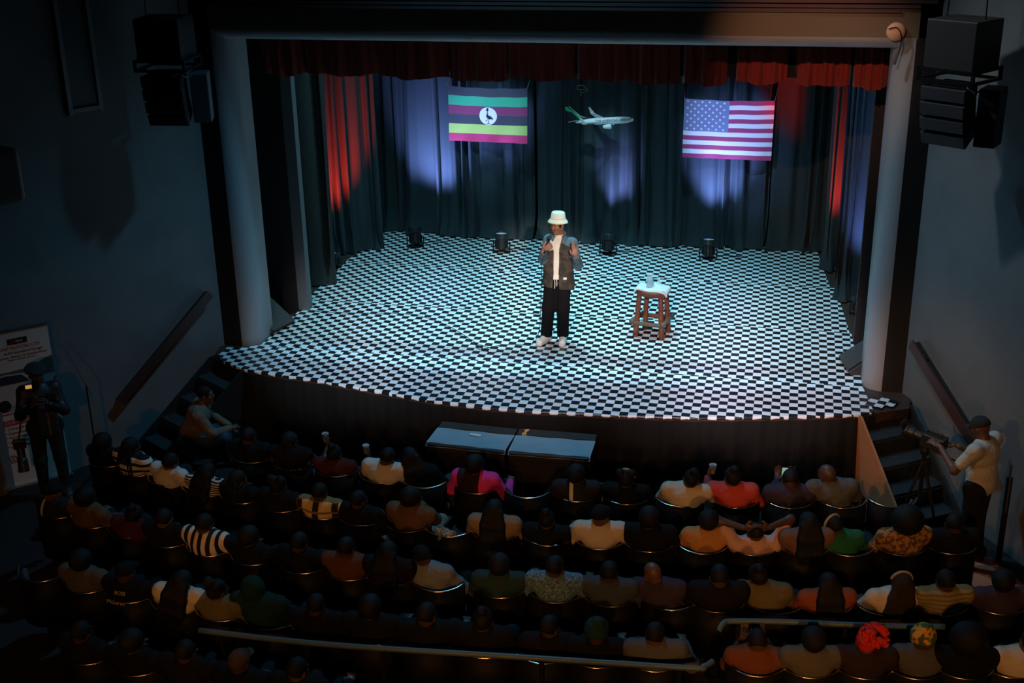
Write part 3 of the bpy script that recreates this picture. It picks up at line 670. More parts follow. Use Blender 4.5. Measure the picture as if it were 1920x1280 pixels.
# ------------------------------------------------------------------ subwoofers in front of the stage
SUBM = mat('blue_grey_cover', (.30, .35, .40), .8, bump=.3, bscale=60, vary=.15)
SUBB = mat('sub_black', (.015, .013, .012), .6); SUBT = mat('sub_brown_top', (.045, .028, .02), .7)
def sub(c, w, d_, rz, label, tagp, strap=False):
    e = empty('subwoofer', (c[0], c[1], -1), rz); tag(e, label, 'subwoofer')
    MB().box((0, 0, .395), (w, d_, .79)).build('cabinet', SUBB, e, bevel=.015)
    def top(u, v):
        x = (u-.5)*(w+.01); y = -d_/2-.006+(d_*.72)*v; z = .797+.003*math.sin(17*x+5*y)
        if v < .08: z -= .035; y = -d_/2-.004
        return (x, y, z)
    MB().grid(top, 24, 14).build('cover', SUBM, e, smooth=False)
    MB().box((0, d_*.36, .796), (w-.01, d_*.26, .01)).build('rear_strip', SUBT, e)
    MB().box((0, -d_/2-.008, .40), (w*.92, .012, .62)).build('grille', mat('sub_grille', (.018, .018, .02), .5, metal=.4, bump=.5, bscale=300), e)
    if tagp: MB().box((tagp[0], tagp[1], .806), (.14, .05, .006), rz=-.1).build('name_tag', WHITE, e); text_mesh('lettering', 'Sound', .03, TEXTK, e, Matrix.Translation((tagp[0], tagp[1], .8105)) @ Matrix.Rotation(-.1, 4, 'Z'), .0005) if False else None
    if strap:
        MB().box((-w/2+.09, d_*.26, .805), (.05, .05, .012), rz=.1).build('clip', mat('orange_clip', (.8, .4, .15), .5), e)
        MB().tube([(-w/2+.09, d_*.30, .81), (-w/2+.13, d_*.36, .83), (-w/2+.08, d_*.40, .81)], .012, 6).build('buckle', mat('orange_clip', (.8, .4, .15), .5), e)
    return e
sub((-3.37, 12.41, 0), .93, .60, -.05, 'left covered subwoofer with a white tag in front of the stage', (.03, .02))
sub((-2.42, 12.40, 0), .92, .62, .01, 'right covered subwoofer with an orange clip in front of the stage', None, True)

# ------------------------------------------------------------------ hung line arrays
ARR = mat('array_black', (.030, .027, .028), .55, bump=.15, bscale=90); ARG = mat('array_grille', (.042, .040, .045), .5, metal=.2, bump=.5, bscale=300)
def line_array(loc, rz, label, n=4):
    e = empty('line_array', loc, rz); tag(e, label, 'loudspeaker array')
    # local: front faces -Y ; origin at bottom
    up_ = MB().box((0, .05, .98), (.52, .50, .46)).build('upper_cabinet', ARR, e, bevel=.01)
    fr = MB()
    for z in (.64, .745):
        fr.box((0, -.22, z), (.60, .03, .03)); fr.box((0, .30, z), (.60, .03, .03)); fr.box((-.285, .04, z), (.03, .54, .03)); fr.box((.285, .04, z), (.03, .54, .03))
    for sx in (-.285, .285): fr.box((sx, -.22, .69), (.03, .03, .12)); fr.box((sx, .30, .69), (.03, .03, .12))
    fr.build('rigging_frame', METALB, e)
    z = .60; tilt = .04
    for i in range(n):
        tilt += .07; T = Matrix.Rotation(tilt, 3, 'X'); h = .135
        c = Vector((0, -.06+.018*i*i*.5, z-h/2))
        pl = [(-.24, -.17), (.24, -.17), (.17, .17), (-.17, .17)]
        q = MB().prism(pl, -h/2+.004, h/2-.004, M=T, c=c).build('array_element', ARR, e, bevel=.006)
        MB().box(c+T @ Vector((0, -.176, 0)), (.46, .012, h-.02), M=T).build('grille', ARG, q)
        z -= h+.004
    MB().box((.33, .12, .30), (.20, .30, .56), rz=.25).build('side_cabinet', mat('side_cab', (.07, .075, .085), .5), e, bevel=.01)
    ch = MB()
    for sx in (-.2, .2): ch.tube([(sx, .05, 1.2), (sx*.5, .05, 5.0)], .008, 6)
    ch.build('hanging_chain', METALB, e)
    MB().tube([(.2, -.2, .64), (.26, -.24, .60), (.3, -.18, .56), (.36, -.1, .6)], .008, 6).build('shackle', RIM, e)
    return e
line_array((1.52, 12.72, 3.28), -.62, 'hung loudspeaker array with boxes below, in front of the right wall')
line_array((-7.02, 13.05, 3.18), .10, 'hung loudspeaker array in shadow in front of the left wall')
# round lamp on the lintel
e = empty('round_lamp', (1.01, 14.08, 4.19)); tag(e, 'round pale wall lamp with a dangling cable on the lintel corner', 'wall lamp')
Mf = Matrix(((1, 0, 0), (0, 0, -1), (0, 1, 0)))
MB().lathe([(.085, 0), (.10, .012), (.098, .03), (.075, .05), (.02, .06)], n=28, M=Mf).build('shade', mat('lamp_cream', (.75, .42, .26), .5), e, smooth=True)
MB().tube(smooth_pts([(-.08, -.055, .03), (.0, -.07, .05), (.05, -.07, -.02), (.06, -.06, -.14), (.045, -.06, -.20)]), .006, 6).build('cable', METALB, e)
MB().tube([(.045, -.06, -.20), (.01, -.06, -.34)], .016, 8).build('pendant_weight', STEEL, e)
# grey cabinet hanging at the left edge of the view
e = empty('hanging_cabinet', (-5.84, 7.75, 3.78)); tag(e, 'rounded grey loudspeaker cabinet hanging at the left edge', 'loudspeaker')
s_ = SDF(.0); GREYC = mat('cabinet_grey', (.34, .32, .32), .4)
MB().box((0, 0, .12), (.70, .40, .40), rz=-.35).build('cabinet', GREYC, e, bevel=.05, seg=4)
MB().box((-.04, -.20, .12), (.5, .02, .28), rz=-.35).build('grille', ARG, e)
MB().tube([(0, 0, .3), (0, 0, 4.25)], .02, 8).build('hanging_pole', METALB, e)

# ------------------------------------------------------------------ roll-up banner
e = empty('rollup_banner', (-8.37, 11.98, -1), PI/4); tag(e, 'tall roll-up garage banner standing against the left wall', 'banner')
BX0, BX1 = -.74, 0.0     # local x along the banner; -y faces the house
VIN = mat('banner_vinyl', (.60, .55, .50), .5); RED = mat('print_red', (.45, .03, .025), .5); BLUEP = mat('print_sky', (.30, .33, .36), .5)
MB().box(((BX0+BX1)/2, 0, 1.04), (BX1-BX0, .006, 1.94)).build('sheet', VIN, e)
MB().box(((BX0+BX1)/2, 0, .035), (BX1-BX0+.04, .12, .07)).build('base_cassette', STEEL, e, bevel=.01)
MB().box(((BX0+BX1)/2, 0, 2.01), (BX1-BX0, .02, .03)).build('top_rail', STEEL, e)
MB().tube([((BX0+BX1)/2, .03, .05), ((BX0+BX1)/2, .02, 2.0)], .012, 8).build('pole', STEEL, e)
def bt(s, u, v, size, m_, align='CENTER'):
    return text_mesh('lettering', s, size, m_, e, Matrix.Translation((u-.85, -.0045, v)) @ Matrix.Rotation(PI/2, 4, 'X'), .0006, align)
lg = MB().prism([(.0, 0), (.22, 0), (.22, .07), (.0, .07)], 0, .004, M=Mf, c=(.385-.85, -.003, 1.84)).build('logo_plate', TEXTK, e, bevel=.0)
bt('S', .43, 1.875, .075, RED).location.y = -.0085; bt('-line', .51, 1.875, .055, VIN).location.y = -.0085
bt('S-LINE MOTORS LTD', .74, 1.795, .054, RED, 'RIGHT'); bt('AUDI Specialized Garage', .755, 1.738, .042, TEXTK, 'RIGHT')
bt('Service , Repairs & Genuine Parts', .80, 1.688, .040, TEXTK, 'RIGHT'); bt('"Quality workmanship first time"', .68, 1.652, .024, TEXTK, 'RIGHT')
# printed landscape and car
MB().prism([(.11, 1.40), (.85, 1.40), (.85, 1.62), (.76, 1.60), (.66, 1.55), (.5, 1.52), (.3, 1.51), (.11, 1.53)], 0, .001, M=Mf, c=(-.85, -.003, 0)).build('printed_hills', mat('print_hill', (.10, .10, .085), .5), e)
MB().prism([(.11, 1.02), (.85, 1.02), (.85, 1.40), (.11, 1.40)], 0, .001, M=Mf, c=(-.85, -.003, 0)).build('printed_road', BLUEP, e)
MB().prism([(.11, 1.10), (.60, 1.08), (.72, 1.16), (.73, 1.28), (.62, 1.36), (.50, 1.47), (.30, 1.485), (.11, 1.46)], 0, .001, M=Mf, c=(-.85, -.0045, 0)).build('printed_car', mat('print_car', (.52, .46, .42), .4), e)
MB().prism([(.11, 1.36), (.56, 1.36), (.48, 1.455), (.30, 1.47), (.11, 1.445)], 0, .001, M=Mf, c=(-.85, -.006, 0)).build('printed_window', mat('print_window', (.03, .04, .06), .4), e)
for wx in (.235, .60): MB().lathe([(.075, 0), (.075, .001)], n=20, M=Mf, c=(wx-.85, -.006, 1.10)).build('printed_wheel', TEXTK, e)
MB().prism([(.11, .985), (.85, .985), (.85, 1.0), (.11, 1.0)], 0, .001, M=Mf, c=(-.85, -.004, 0)).build('red_line', RED, e)
MB().prism([(.18, .845), (.60, .845), (.60, .915), (.18, .915)], 0, .001, M=Mf, c=(-.85, -.0035, 0)).build('red_band', RED, e)
bt('OUR SERVICES', .39, .88, .058, VIN).location.y = -.006
for i, s in enumerate(('* Computer Diagnosis', '* Engine Repairs', '* Mechanical', '* AC Repairs', '* Genuine Spares')): bt(s, .195, .805-.058*i, .045, TEXTK, 'LEFT')
vw = MB()
for k in range(28):
    a = 2*PI*k/28; b_ = 2*PI*(k+1)/28
    vw.add([(.226-.85+.05*math.cos(a), -.0045, .413+.05*math.sin(a)), (.226-.85+.05*math.cos(b_), -.0045, .413+.05*math.sin(b_)), (.226-.85+.042*math.cos(b_), -.0045, .413+.042*math.sin(b_)), (.226-.85+.042*math.cos(a), -.0045, .413+.042*math.sin(a))], [(0, 1, 2, 3)])
def stroke(pts, w=.007):
    for (x0, z0), (x1, z1) in zip(pts, pts[1:]):
        dx, dz = x1-x0, z1-z0; l_ = math.hypot(dx, dz); nx_, nz_ = -dz/l_*w/2, dx/l_*w/2
        vw.add([(.226-.85+x0+nx_, -.0045, .413+z0+nz_), (.226-.85+x0-nx_, -.0045, .413+z0-nz_), (.226-.85+x1-nx_, -.0045, .413+z1-nz_), (.226-.85+x1+nx_, -.0045, .413+z1+nz_)], [(0, 1, 2, 3)])
stroke([(-.018, .042), (0, .008), (.018, .042)]); stroke([(-.036, .022), (-.016, -.034), (0, -.002), (.016, -.034), (.036, .022)])
vw.build('emblem', TEXTK, e)
bt('0708', .30, .258, .055, TEXTK); 

# ------------------------------------------------------------------ audience handrails
def audience_rail(label, pts, posts):
    e = empty('guard_rail', pts[0]); tag(e, label, 'guard rail'); o = Vector(pts[0])
    MB().tube([Vector(p)-o for p in smooth_pts(pts, 6)], .024, 10).build('top_tube', mat('rail_bluelit_grey', (.06, .10, .125), .5), e, smooth=True)  # blue in the tube colour stands in for cool front light
    for p in posts: MB().tube([Vector(p)-o, Vector((p[0], p[1], -1))-o], .02, 8).build('post', METALB, e)
audience_rail('long grey tubular guard rail behind the fourth seat row', [(-4.6, 7.97, -.02), (-3.5, 7.99, -.02), (-1.95, 8.13, -.02), (-.55, 8.26, -.02), (-.42, 8.30, -.02), (-.35, 8.40, -.03)], [(-4.4, 7.97, -.02), (-3.0, 8.03, -.02), (-1.7, 8.15, -.02), (-.6, 8.26, -.02)])
audience_rail('short grey tubular guard rail behind the third seat row on the right', [(-.33, 8.86, -.05), (-.30, 8.93, -.02), (-.22, 8.98, -.02), (.24, 9.06, -.02), (.9, 9.14, -.02), (1.5, 9.24, -.02)], [(-.18, 8.99, -.02), (.7, 9.11, -.02), (1.4, 9.22, -.02)])

# ------------------------------------------------------------------ people
def fingers(S, palm, dirv, side, up, curl, spread=.012, r=.0095, ln=(.062, .074, .078, .070), thumb=True, curls=None, lab=0):
    # palm centre, finger direction, side (towards thumb), palm normal (fingers curl towards it)
    p = np.array(palm, float); d = np.array(dirv, float); d /= np.linalg.norm(d); s = np.array(side, float); s -= d*(s@d); s /= np.linalg.norm(s)
    n = np.array(up, float); n -= d*(n@d); n -= s*(n@s); n /= np.linalg.norm(n)
    B = np.stack([s, d, n], 1)
    S.ell(p, (.041, .048, .017), B, lab, .012)
    for i in range(4):
        c = curl if curls is None else curls[i]
        b = p+d*.040+s*(-.030+.020*i)
        l = ln[i]; a1 = c*.5; a2 = c*1.25; a3 = c*1.9
        q1 = b+(d*math.cos(a1)+n*math.sin(a1)+s*spread*(i-1.5)*2)*l*.45
        q2 = q1+(d*math.cos(a2)+n*math.sin(a2))*l*.32; q3 = q2+(d*math.cos(a3)+n*math.sin(a3))*l*.25
        S.chain([b, q1, q2, q3], [r*1.08, r, r*.94, r*.82], lab, .006)
    if thumb:
        t0 = p-d*.020+s*.032; t1 = t0+s*.026+d*.028+n*.012*(1+curl); t2 = t1+s*.002+d*.026+n*.022*curl
        S.chain([t0, t1, t2], [r*1.35, r*1.15, r*.95], lab, .008)

def face(S, h, R, sc=1.0, lab=0):
    h = np.array(h, float)
    def P(x, y, z): return h+R@(np.array([x, y, z])*sc)
    S.ell(P(0, -.008, .018), np.array((.074, .092, .092))*sc, R, lab, .03)
    S.ell(P(0, .026, -.045), np.array((.056, .062, .072))*sc, R, lab, .03)
    S.cone(P(0, .086, .010), P(0, .104, -.022), .010*sc, .014*sc, lab, .012)       # nose
    for sx in (-1, 1):
        S.ell(P(sx*.077, -.006, -.008), np.array((.010, .020, .030))*sc, R, lab, .008)     # ears
        S.ell(P(sx*.031, .078, .028), np.array((.024, .012, .008))*sc, R, lab, .012)      # brow ridge
        S.ell(P(sx*.040, .062, -.020), np.array((.022, .020, .018))*sc, R, lab, .02)       # cheeks
    S.ell(P(0, .088, -.052), np.array((.024, .010, .007))*sc, R, lab, .006)
    S.ell(P(0, .086, -.064), np.array((.021, .010, .008))*sc, R, lab, .006)
    S.ell(P(0, .074, -.098), np.array((.024, .018, .016))*sc, R, lab, .015)

SEAT_POSES = {}
def body_parts(J, key, vox=.0125, sleeve='short', handmode=None):
    """local frame: faces +Y. J: joints. returns meshes body, shirt, trousers"""
    B = SDF(.03); g = lambda k: np.array(J[k], float)
    R = J.get('headR', np.eye(3))
    face(B, g('head'), R)
    B.cone(g('neck'), g('head')+R@np.array([0, -.015, -.05]), .062, .052)
    B.chain([g('pelvis'), g('waist'), g('chest')], [.135, .120, .125]).cone(g('chest'), g('neck'), .11, .06)
    for sd in 'LR':
        B.cone(g('chest')+[0, 0, .05], g('sh'+sd), .08, .066)
        B.chain([g('sh'+sd), g('el'+sd), g('wr'+sd)], [.056, .043, .030])
        w = g('wr'+sd); d = w-g('el'+sd); d /= np.linalg.norm(d)
        hm = J.get('hand'+sd, (d, (1 if sd == 'L' else -1, 0, .2), (0, 0, -1), .45))
        hd = np.array(hm[0], float); hd /= np.linalg.norm(hd)
        fingers(B, w+hd*.055, hd, hm[1], hm[2], hm[3], r=.0105)
        B.chain([g('hip'+sd), g('kn'+sd), g('an'+sd)], [.085, .055, .038])
        B.cone(g('an'+sd)-[0, 0, .03], g('toe'+sd), .038, .030)
    body = B.mesh('body_'+key, vox, [SKIN])
    S = SDF(.045)
    a = .016
    S.chain([g('pelvis')+[0, -.01, .02], g('waist'), g('chest')], [.150, .142, .142])
    cw = (g('shR')-g('shL')); cw /= np.linalg.norm(cw)
    S.cone(g('chest')-cw*.06+[0, 0, .01], g('chest')+cw*.06+[0, 0, .01], .128)
    S.cone(g('chest')+[0, 0, .06], g('neck')-[0, 0, .02], .10, .072)
    for sd in 'LR':
        S.cone(g('chest')+[0, 0, .06], g('sh'+sd), .085, .074)
        m_ = g('sh'+sd)*.35+g('el'+sd)*.65
        if sleeve == 'short': S.cone(g('sh'+sd), m_, .072, .064)
        elif sleeve == 'long': S.chain([g('sh'+sd), g('el'+sd), g('wr'+sd)], [.072, .058, .042])
    shirt = S.mesh('shirt_'+key, vox, [WHITE])
    T = SDF(.03)
    T.cone(g('hipL'), g('hipR'), .115)
    T.cone(g('pelvis'), g('hipL'), .12, .11).cone(g('pelvis'), g('hipR'), .12, .11)
    for sd in 'LR': T.chain([g('hip'+sd), g('kn'+sd), g('an'+sd)], [.100, .074, .056])
    tr = T.mesh('trousers_'+key, vox, [WHITE])
    return body, shirt, tr

def seated(dx=0, lean=0, hyaw=0, hroll=0, hpitch=0, armsL='lap', armsR='lap', slouch=0, hx=0):
    J = dict(pelvis=(0, .02, .50), waist=(dx*.3, -.05, .66-slouch*.3), chest=(dx*.7, -.11+lean, .83-slouch*.6), neck=(dx, -.13+lean*1.2, .945-slouch), head=(dx+hx, -.115+lean*1.3, 1.030-slouch),
             shL=(dx*.9-.185, -.12+lean, .905-slouch), shR=(dx*.9+.185, -.12+lean, .905-slouch), hipL=(-.09, .04, .50), hipR=(.09, .04, .50), knL=(-.12, .46, .53), knR=(.12, .46, .53),
             anL=(-.13, .50, .11), anR=(.13, .50, .11), toeL=(-.14, .62, .035), toeR=(.14, .62, .035))
    J['headR'] = Rz(hyaw)@Ry(hroll)@Rx(hpitch)
    for sd, mode, s in (('L', armsL, -1), ('R', armsR, 1)):
        sh = np.array(J['sh'+sd])
        if mode == 'lap': J['el'+sd] = (s*.27+dx*.5, .00+lean, .68); J['wr'+sd] = (s*.12, .22, .655)
        elif mode == 'rest': J['el'+sd] = (s*.31+dx*.4, -.02, .68); J['wr'+sd] = (s*.27, .24, .70)
        elif mode == 'cup': J['el'+sd] = (s*.27, .06, .70); J['wr'+sd] = (s*.26, .26, .82); J['hand'+sd] = ((-s*.1, .25, 1), (0, .4, .3), (-s, .35, 0), .95)
        elif mode == 'behind': J['el'+sd] = (s*.36, -.02, 1.08); J['wr'+sd] = (s*.13, -.14, 1.06); J['hand'+sd] = ((-s, -.3, .1), (0, 0, 1), (0, 1, 0), .3)
        elif mode == 'chin': J['el'+sd] = (s*.20, .14, .74); J['wr'+sd] = (s*.10, .06, .93); J['hand'+sd] = ((-s*.4, -.2, 1), (0, .4, .3), (-s, 0, .3), .7)
        elif mode == 'phone': J['el'+sd] = (s*.22, .02, .70); J['wr'+sd] = (s*.08, .24, .80); J['hand'+sd] = ((-s*.1, .6, .6), (-s, 0, .2), (0, -.5, .6), .6)
    return J
for key, J, sl in (('a', seated(), 'short'), ('b', seated(hyaw=-.35, armsL='rest', armsR='rest'), 'long'), ('c', seated(dx=.09, hroll=.22, hx=.03, armsR='rest'), 'short'),
               ('d', seated(hyaw=-.2, armsR='cup'), 'none'), ('e', seated(dx=-.04, hyaw=.3, armsL='cup'), 'long'), ('f', seated(armsL='behind', armsR='behind', slouch=.05), 'short'),
               ('g', seated(dx=-.12, hroll=-.2, hx=-.04, hyaw=.5, armsL='rest', lean=.06), 'long'), ('h', seated(slouch=.06, hpitch=-.25, armsL='phone', armsR='phone', lean=.05), 'long'),
               ('i', seated(dx=.05, hyaw=-.55, armsR='chin', lean=.05), 'long')):
    SEAT_POSES[key] = (J, body_parts(J, key, sleeve=sl))

# hair meshes in head space (face +Y)
HAIR = {}
def hair_kind(k):
    S = SDF(.02)
    def facecut(X):   # remove in front of hairline
        return (X[..., 1]-.055-.35*np.maximum(X[..., 2]-.03, 0))*.9
    if k == 'crop': S.ell((0, -.012, .026), (.080, .098, .094)); S.cut_fn(facecut); S.cut_fn(lambda X: -(X[..., 2]+.045+.5*X[..., 1]))
    elif k == 'afro': S.ell((0, -.018, .040), (.100, .115, .105)); S.cut_fn(lambda X: X[..., 1]-.075-.3*np.maximum(X[..., 2]-.05, 0))
    elif k == 'bigafro': S.ell((0, -.03, .05), (.150, .145, .145)); S.cut_fn(lambda X: X[..., 1]-.085-.3*np.maximum(X[..., 2]-.05, 0))
    elif k == 'long':
        S.ell((0, -.014, .028), (.086, .104, .096)); S.cut_fn(facecut)
        for x in (-.075, -.04, 0, .04, .075): S.chain([(x*.8, -.07, .02), (x*1.1, -.115, -.10), (x*1.25, -.135, -.24), (x*1.1, -.14, -.34)], [.040, .042, .036, .018])
    elif k == 'braids':
        S.ell((0, -.014, .028), (.084, .102, .094)); S.cut_fn(facecut)
        for i, x in enumerate((-.08, -.05, -.02, .02, .05, .08)): S.chain([(x*.9, -.08, .0), (x*1.1, -.115, -.10), (x*1.3, -.125, -.20), (x*1.35, -.13, -.27-.02*(i % 3))], [.016, .015, .014, .010], k=.005)
    elif k == 'bun': S.ell((0, -.014, .026), (.082, .100, .094)); S.cut_fn(facecut); S.ell((0, -.055, .125), (.045, .045, .040))
    elif k == 'puffs': S.ell((0, -.014, .026), (.082, .100, .094)); S.cut_fn(facecut); S.ell((-.06, -.05, .10), (.05, .05, .05)); S.ell((.06, -.05, .10), (.05, .05, .05))
    elif k == 'cap':
        S.ell((0, -.008, .035), (.086, .104, .090)); S.cut_fn(lambda X: -(X[..., 2]-.018)); S.ell((0, .105, .028), (.065, .075, .012))
    elif k == 'wrap': S.ell((0, -.025, .055), (.105, .120, .105)); S.ell((.02, -.05, .145), (.05, .05, .04)); S.cut_fn(lambda X: -(X[..., 2]+.03+.45*X[..., 1]))
    elif k == 'hood': S.ell((0, -.02, .0), (.105, .115, .125)); S.cut_fn(lambda X: X[..., 1]-.06); S.ell((0, -.05, -.10), (.12, .09, .06))
    elif k == 'ruffle':
        S.ell((0, -.014, .026), (.082, .100, .094)); S.cut_fn(facecut); rq = random.Random(9)
        for i in range(60):
            a = rq.uniform(0, 6.28); t = rq.uniform(-.3, 1.2); c = np.array((.085*math.cos(a)*math.cos(t)+.05, -.04+.08*math.sin(a)*math.cos(t), .07+.085*math.sin(t))); S.cone(c, c+np.array((math.cos(a)*.03, math.sin(a)*.03, .02*math.sin(t))), .024, .014, k=.008)
    HAIR[k] = S.mesh('hair_'+k, .0085, [HAIRM])
for k in ('crop', 'afro', 'bigafro', 'long', 'braids', 'bun', 'puffs', 'cap', 'wrap', 'hood', 'ruffle'): hair_kind(k)

def setmat(o, M):
    o.material_slots[0].link = 'OBJECT'; o.material_slots[0].material = M
def person(loc, rz, label, pose, hair, shirt, trous, skin=None, hairm=None, group=None, sc=1.0):
    J, (bm, sm, tm) = SEAT_POSES[pose]
    e = empty('person', loc, rz); e.scale = (sc, sc, sc); tag(e, label, 'person', group)
    b = link('body', bm, e); setmat(b, skin or SKIN)
    s = link('shirt', sm, e); setmat(s, shirt)
    t = link('trousers', tm, e); setmat(t, trous)
    if hair:
        h = link('hat' if hair in ('cap', 'wrap', 'hood') else 'hair', HAIR[hair], e); setmat(h, hairm or HAIRM)
        R = J['headR']; m_ = Matrix([list(r) for r in R]).to_4x4(); m_.translation = Vector(J['head']); h.matrix_local = m_
    return e

# ------------------------------------------------------------------ theatre seats
def seat_meshes():
    Rb = .27; A = 1.25
    def shell(r, z0, z1, th):
        mb = MB(); n = 20; V = []; F = []
        for j, z in enumerate((z0, z1)):
            for i in range(n+1):
                a = -A+2*A*i/n; drop = .0 if j == 0 else -.012*(abs(a)/A)**2
                V.append((r*math.sin(a), -r*math.cos(a), z-drop))
            for i in range(n+1):
                a = -A+2*A*i/n; drop = .0 if j == 0 else -.012*(abs(a)/A)**2
                V.append(((r-th)*math.sin(a), -(r-th)*math.cos(a), z-drop))
        w = n+1
        for i in range(n):
            F += [(i, i+1, 2*w+i+1, 2*w+i), (w+i+1, w+i, 3*w+i, 3*w+i+1), (2*w+i, 2*w+i+1, 3*w+i+1, 3*w+i), (i+1, i, w+i, w+i+1)]
        F += [(0, 2*w, 3*w, w), (n, w+n, 3*w+n, 2*w+n)]
        return mb.add(V, F)
    back = shell(Rb, .30, .79, .035).mesh('seat_back', SEATM, True)
    pad = shell(Rb-.036, .50, .765, .03).mesh('back_pad', CUSH, True)
    rim = MB().tube([(Rb*math.sin(a)*.985, -Rb*math.cos(a)*.985, 0.795+.012*(abs(a)/A)**2) for a in [-A+2*A*i/22 for i in range(23)]], .0085, 6).mesh('edge_trim', RIM, True)
    cs = SDF(.02).ell((0, .03, .41), (.225, .25, .055)); cu = cs.mesh('seat_cushion', .016, [CUSH])
    ped = MB().box((0, 0, .17), (.07, .22, .34)).box((0, .0, .012), (.16, .32, .024)).mesh('pedestal', METALB)
    return (('seat_back', back), ('back_pad', pad), ('edge_trim', rim), ('seat_cushion', cu), ('pedestal', ped))
SEATP = seat_meshes()
ROWS = {1: (11.06, .030, .029), 2: (10.15, .040, .027), 3: (9.19, .031, .024), 4: (8.29, .025, .0235), 5: (7.40, .024, .022)}
def row_pt(row, x):
    y0, kl, kr = ROWS[row]; k = kl if x < -3 else kr
    th = math.atan(2*k*(x+3)); y = y0+k*(x+3)**2
    return x-.27*math.sin(th), y+.27*math.cos(th), th
ORD = ['', 'front row', 'second row', 'third row', 'fourth row', 'fifth row']
def cloth(n, c, r=.85):
    c = tuple(v*(.85 if max(c) > .45 else .48) for v in c)
    return mat('cloth_'+n, c, r, spec=.2, bump=.55, bscale=11, bdist=.05)
DK = [cloth('dark%d' % i, c) for i, c in enumerate(((.006, .0065, .008), (.009, .008, .0075), (.005, .008, .010), (.011, .007, .009), (.007, .009, .007)))]
JEAN = cloth('denim', (.07, .12, .18)); DJ = cloth('dark_denim', (.02, .03, .045)); TAN = cloth('tan', (.42, .30, .20)); WH = cloth('white', (.62, .58, .52)); CREAM = cloth('cream', (.58, .50, .40))
RD = cloth('red', (.55, .07, .06)); RO = cloth('rust', (.42, .11, .05)); MAG = cloth('magenta', (.62, .04, .26)); GRN = cloth('green', (.03, .22, .09)); OLV = cloth('olive', (.20, .17, .08)); BRN = cloth('brown', (.22, .12, .06))
MRN = cloth('maroon', (.12, .02, .02)); GRY = cloth('grey', (.16, .16, .17)); PNK = cloth('pink', (.55, .33, .31)); TEAL = cloth('teal', (.03, .08, .075)); PUR = cloth('purple', (.07, .05, .09))
ST_H = stripes('stripe_bold', (.60, .56, .50), (.012, .012, .012), 2, .075, .42); ST_F = stripes('stripe_fine', (.50, .47, .42), (.012, .012, .012), 2, .026, .5); ST_V = stripes('stripe_vertical', (.62, .52, .42), (.012, .012, .012), 0, .085, .5)
PLAID = stripes('plaid', (.58, .40, .16), (.02, .018, .015), 0, .20, .34, c3=(.20, .13, .05), axis2=2, period2=.11, duty2=.2)
TRK = stripes('track_stripe', (.014, .015, .018), (.55, .55, .52), 0, .34, .12); KNIT = blotch('pattern_knit', (.34, .17, .05), (.10, .05, .03), 26); OLS = stripes('olive_rib', (.24, .19, .08), (.15, .12, .05), 2, .035, .5); CHB = blotch('blue_check', (.12, .22, .28), (.05, .09, .12), 60)
WRAPM = blotch('wrap_print', (.60, .30, .04), (.06, .09, .03), 18); FUR = blotch('fur', (.30, .22, .14), (.14, .10, .06), 40)
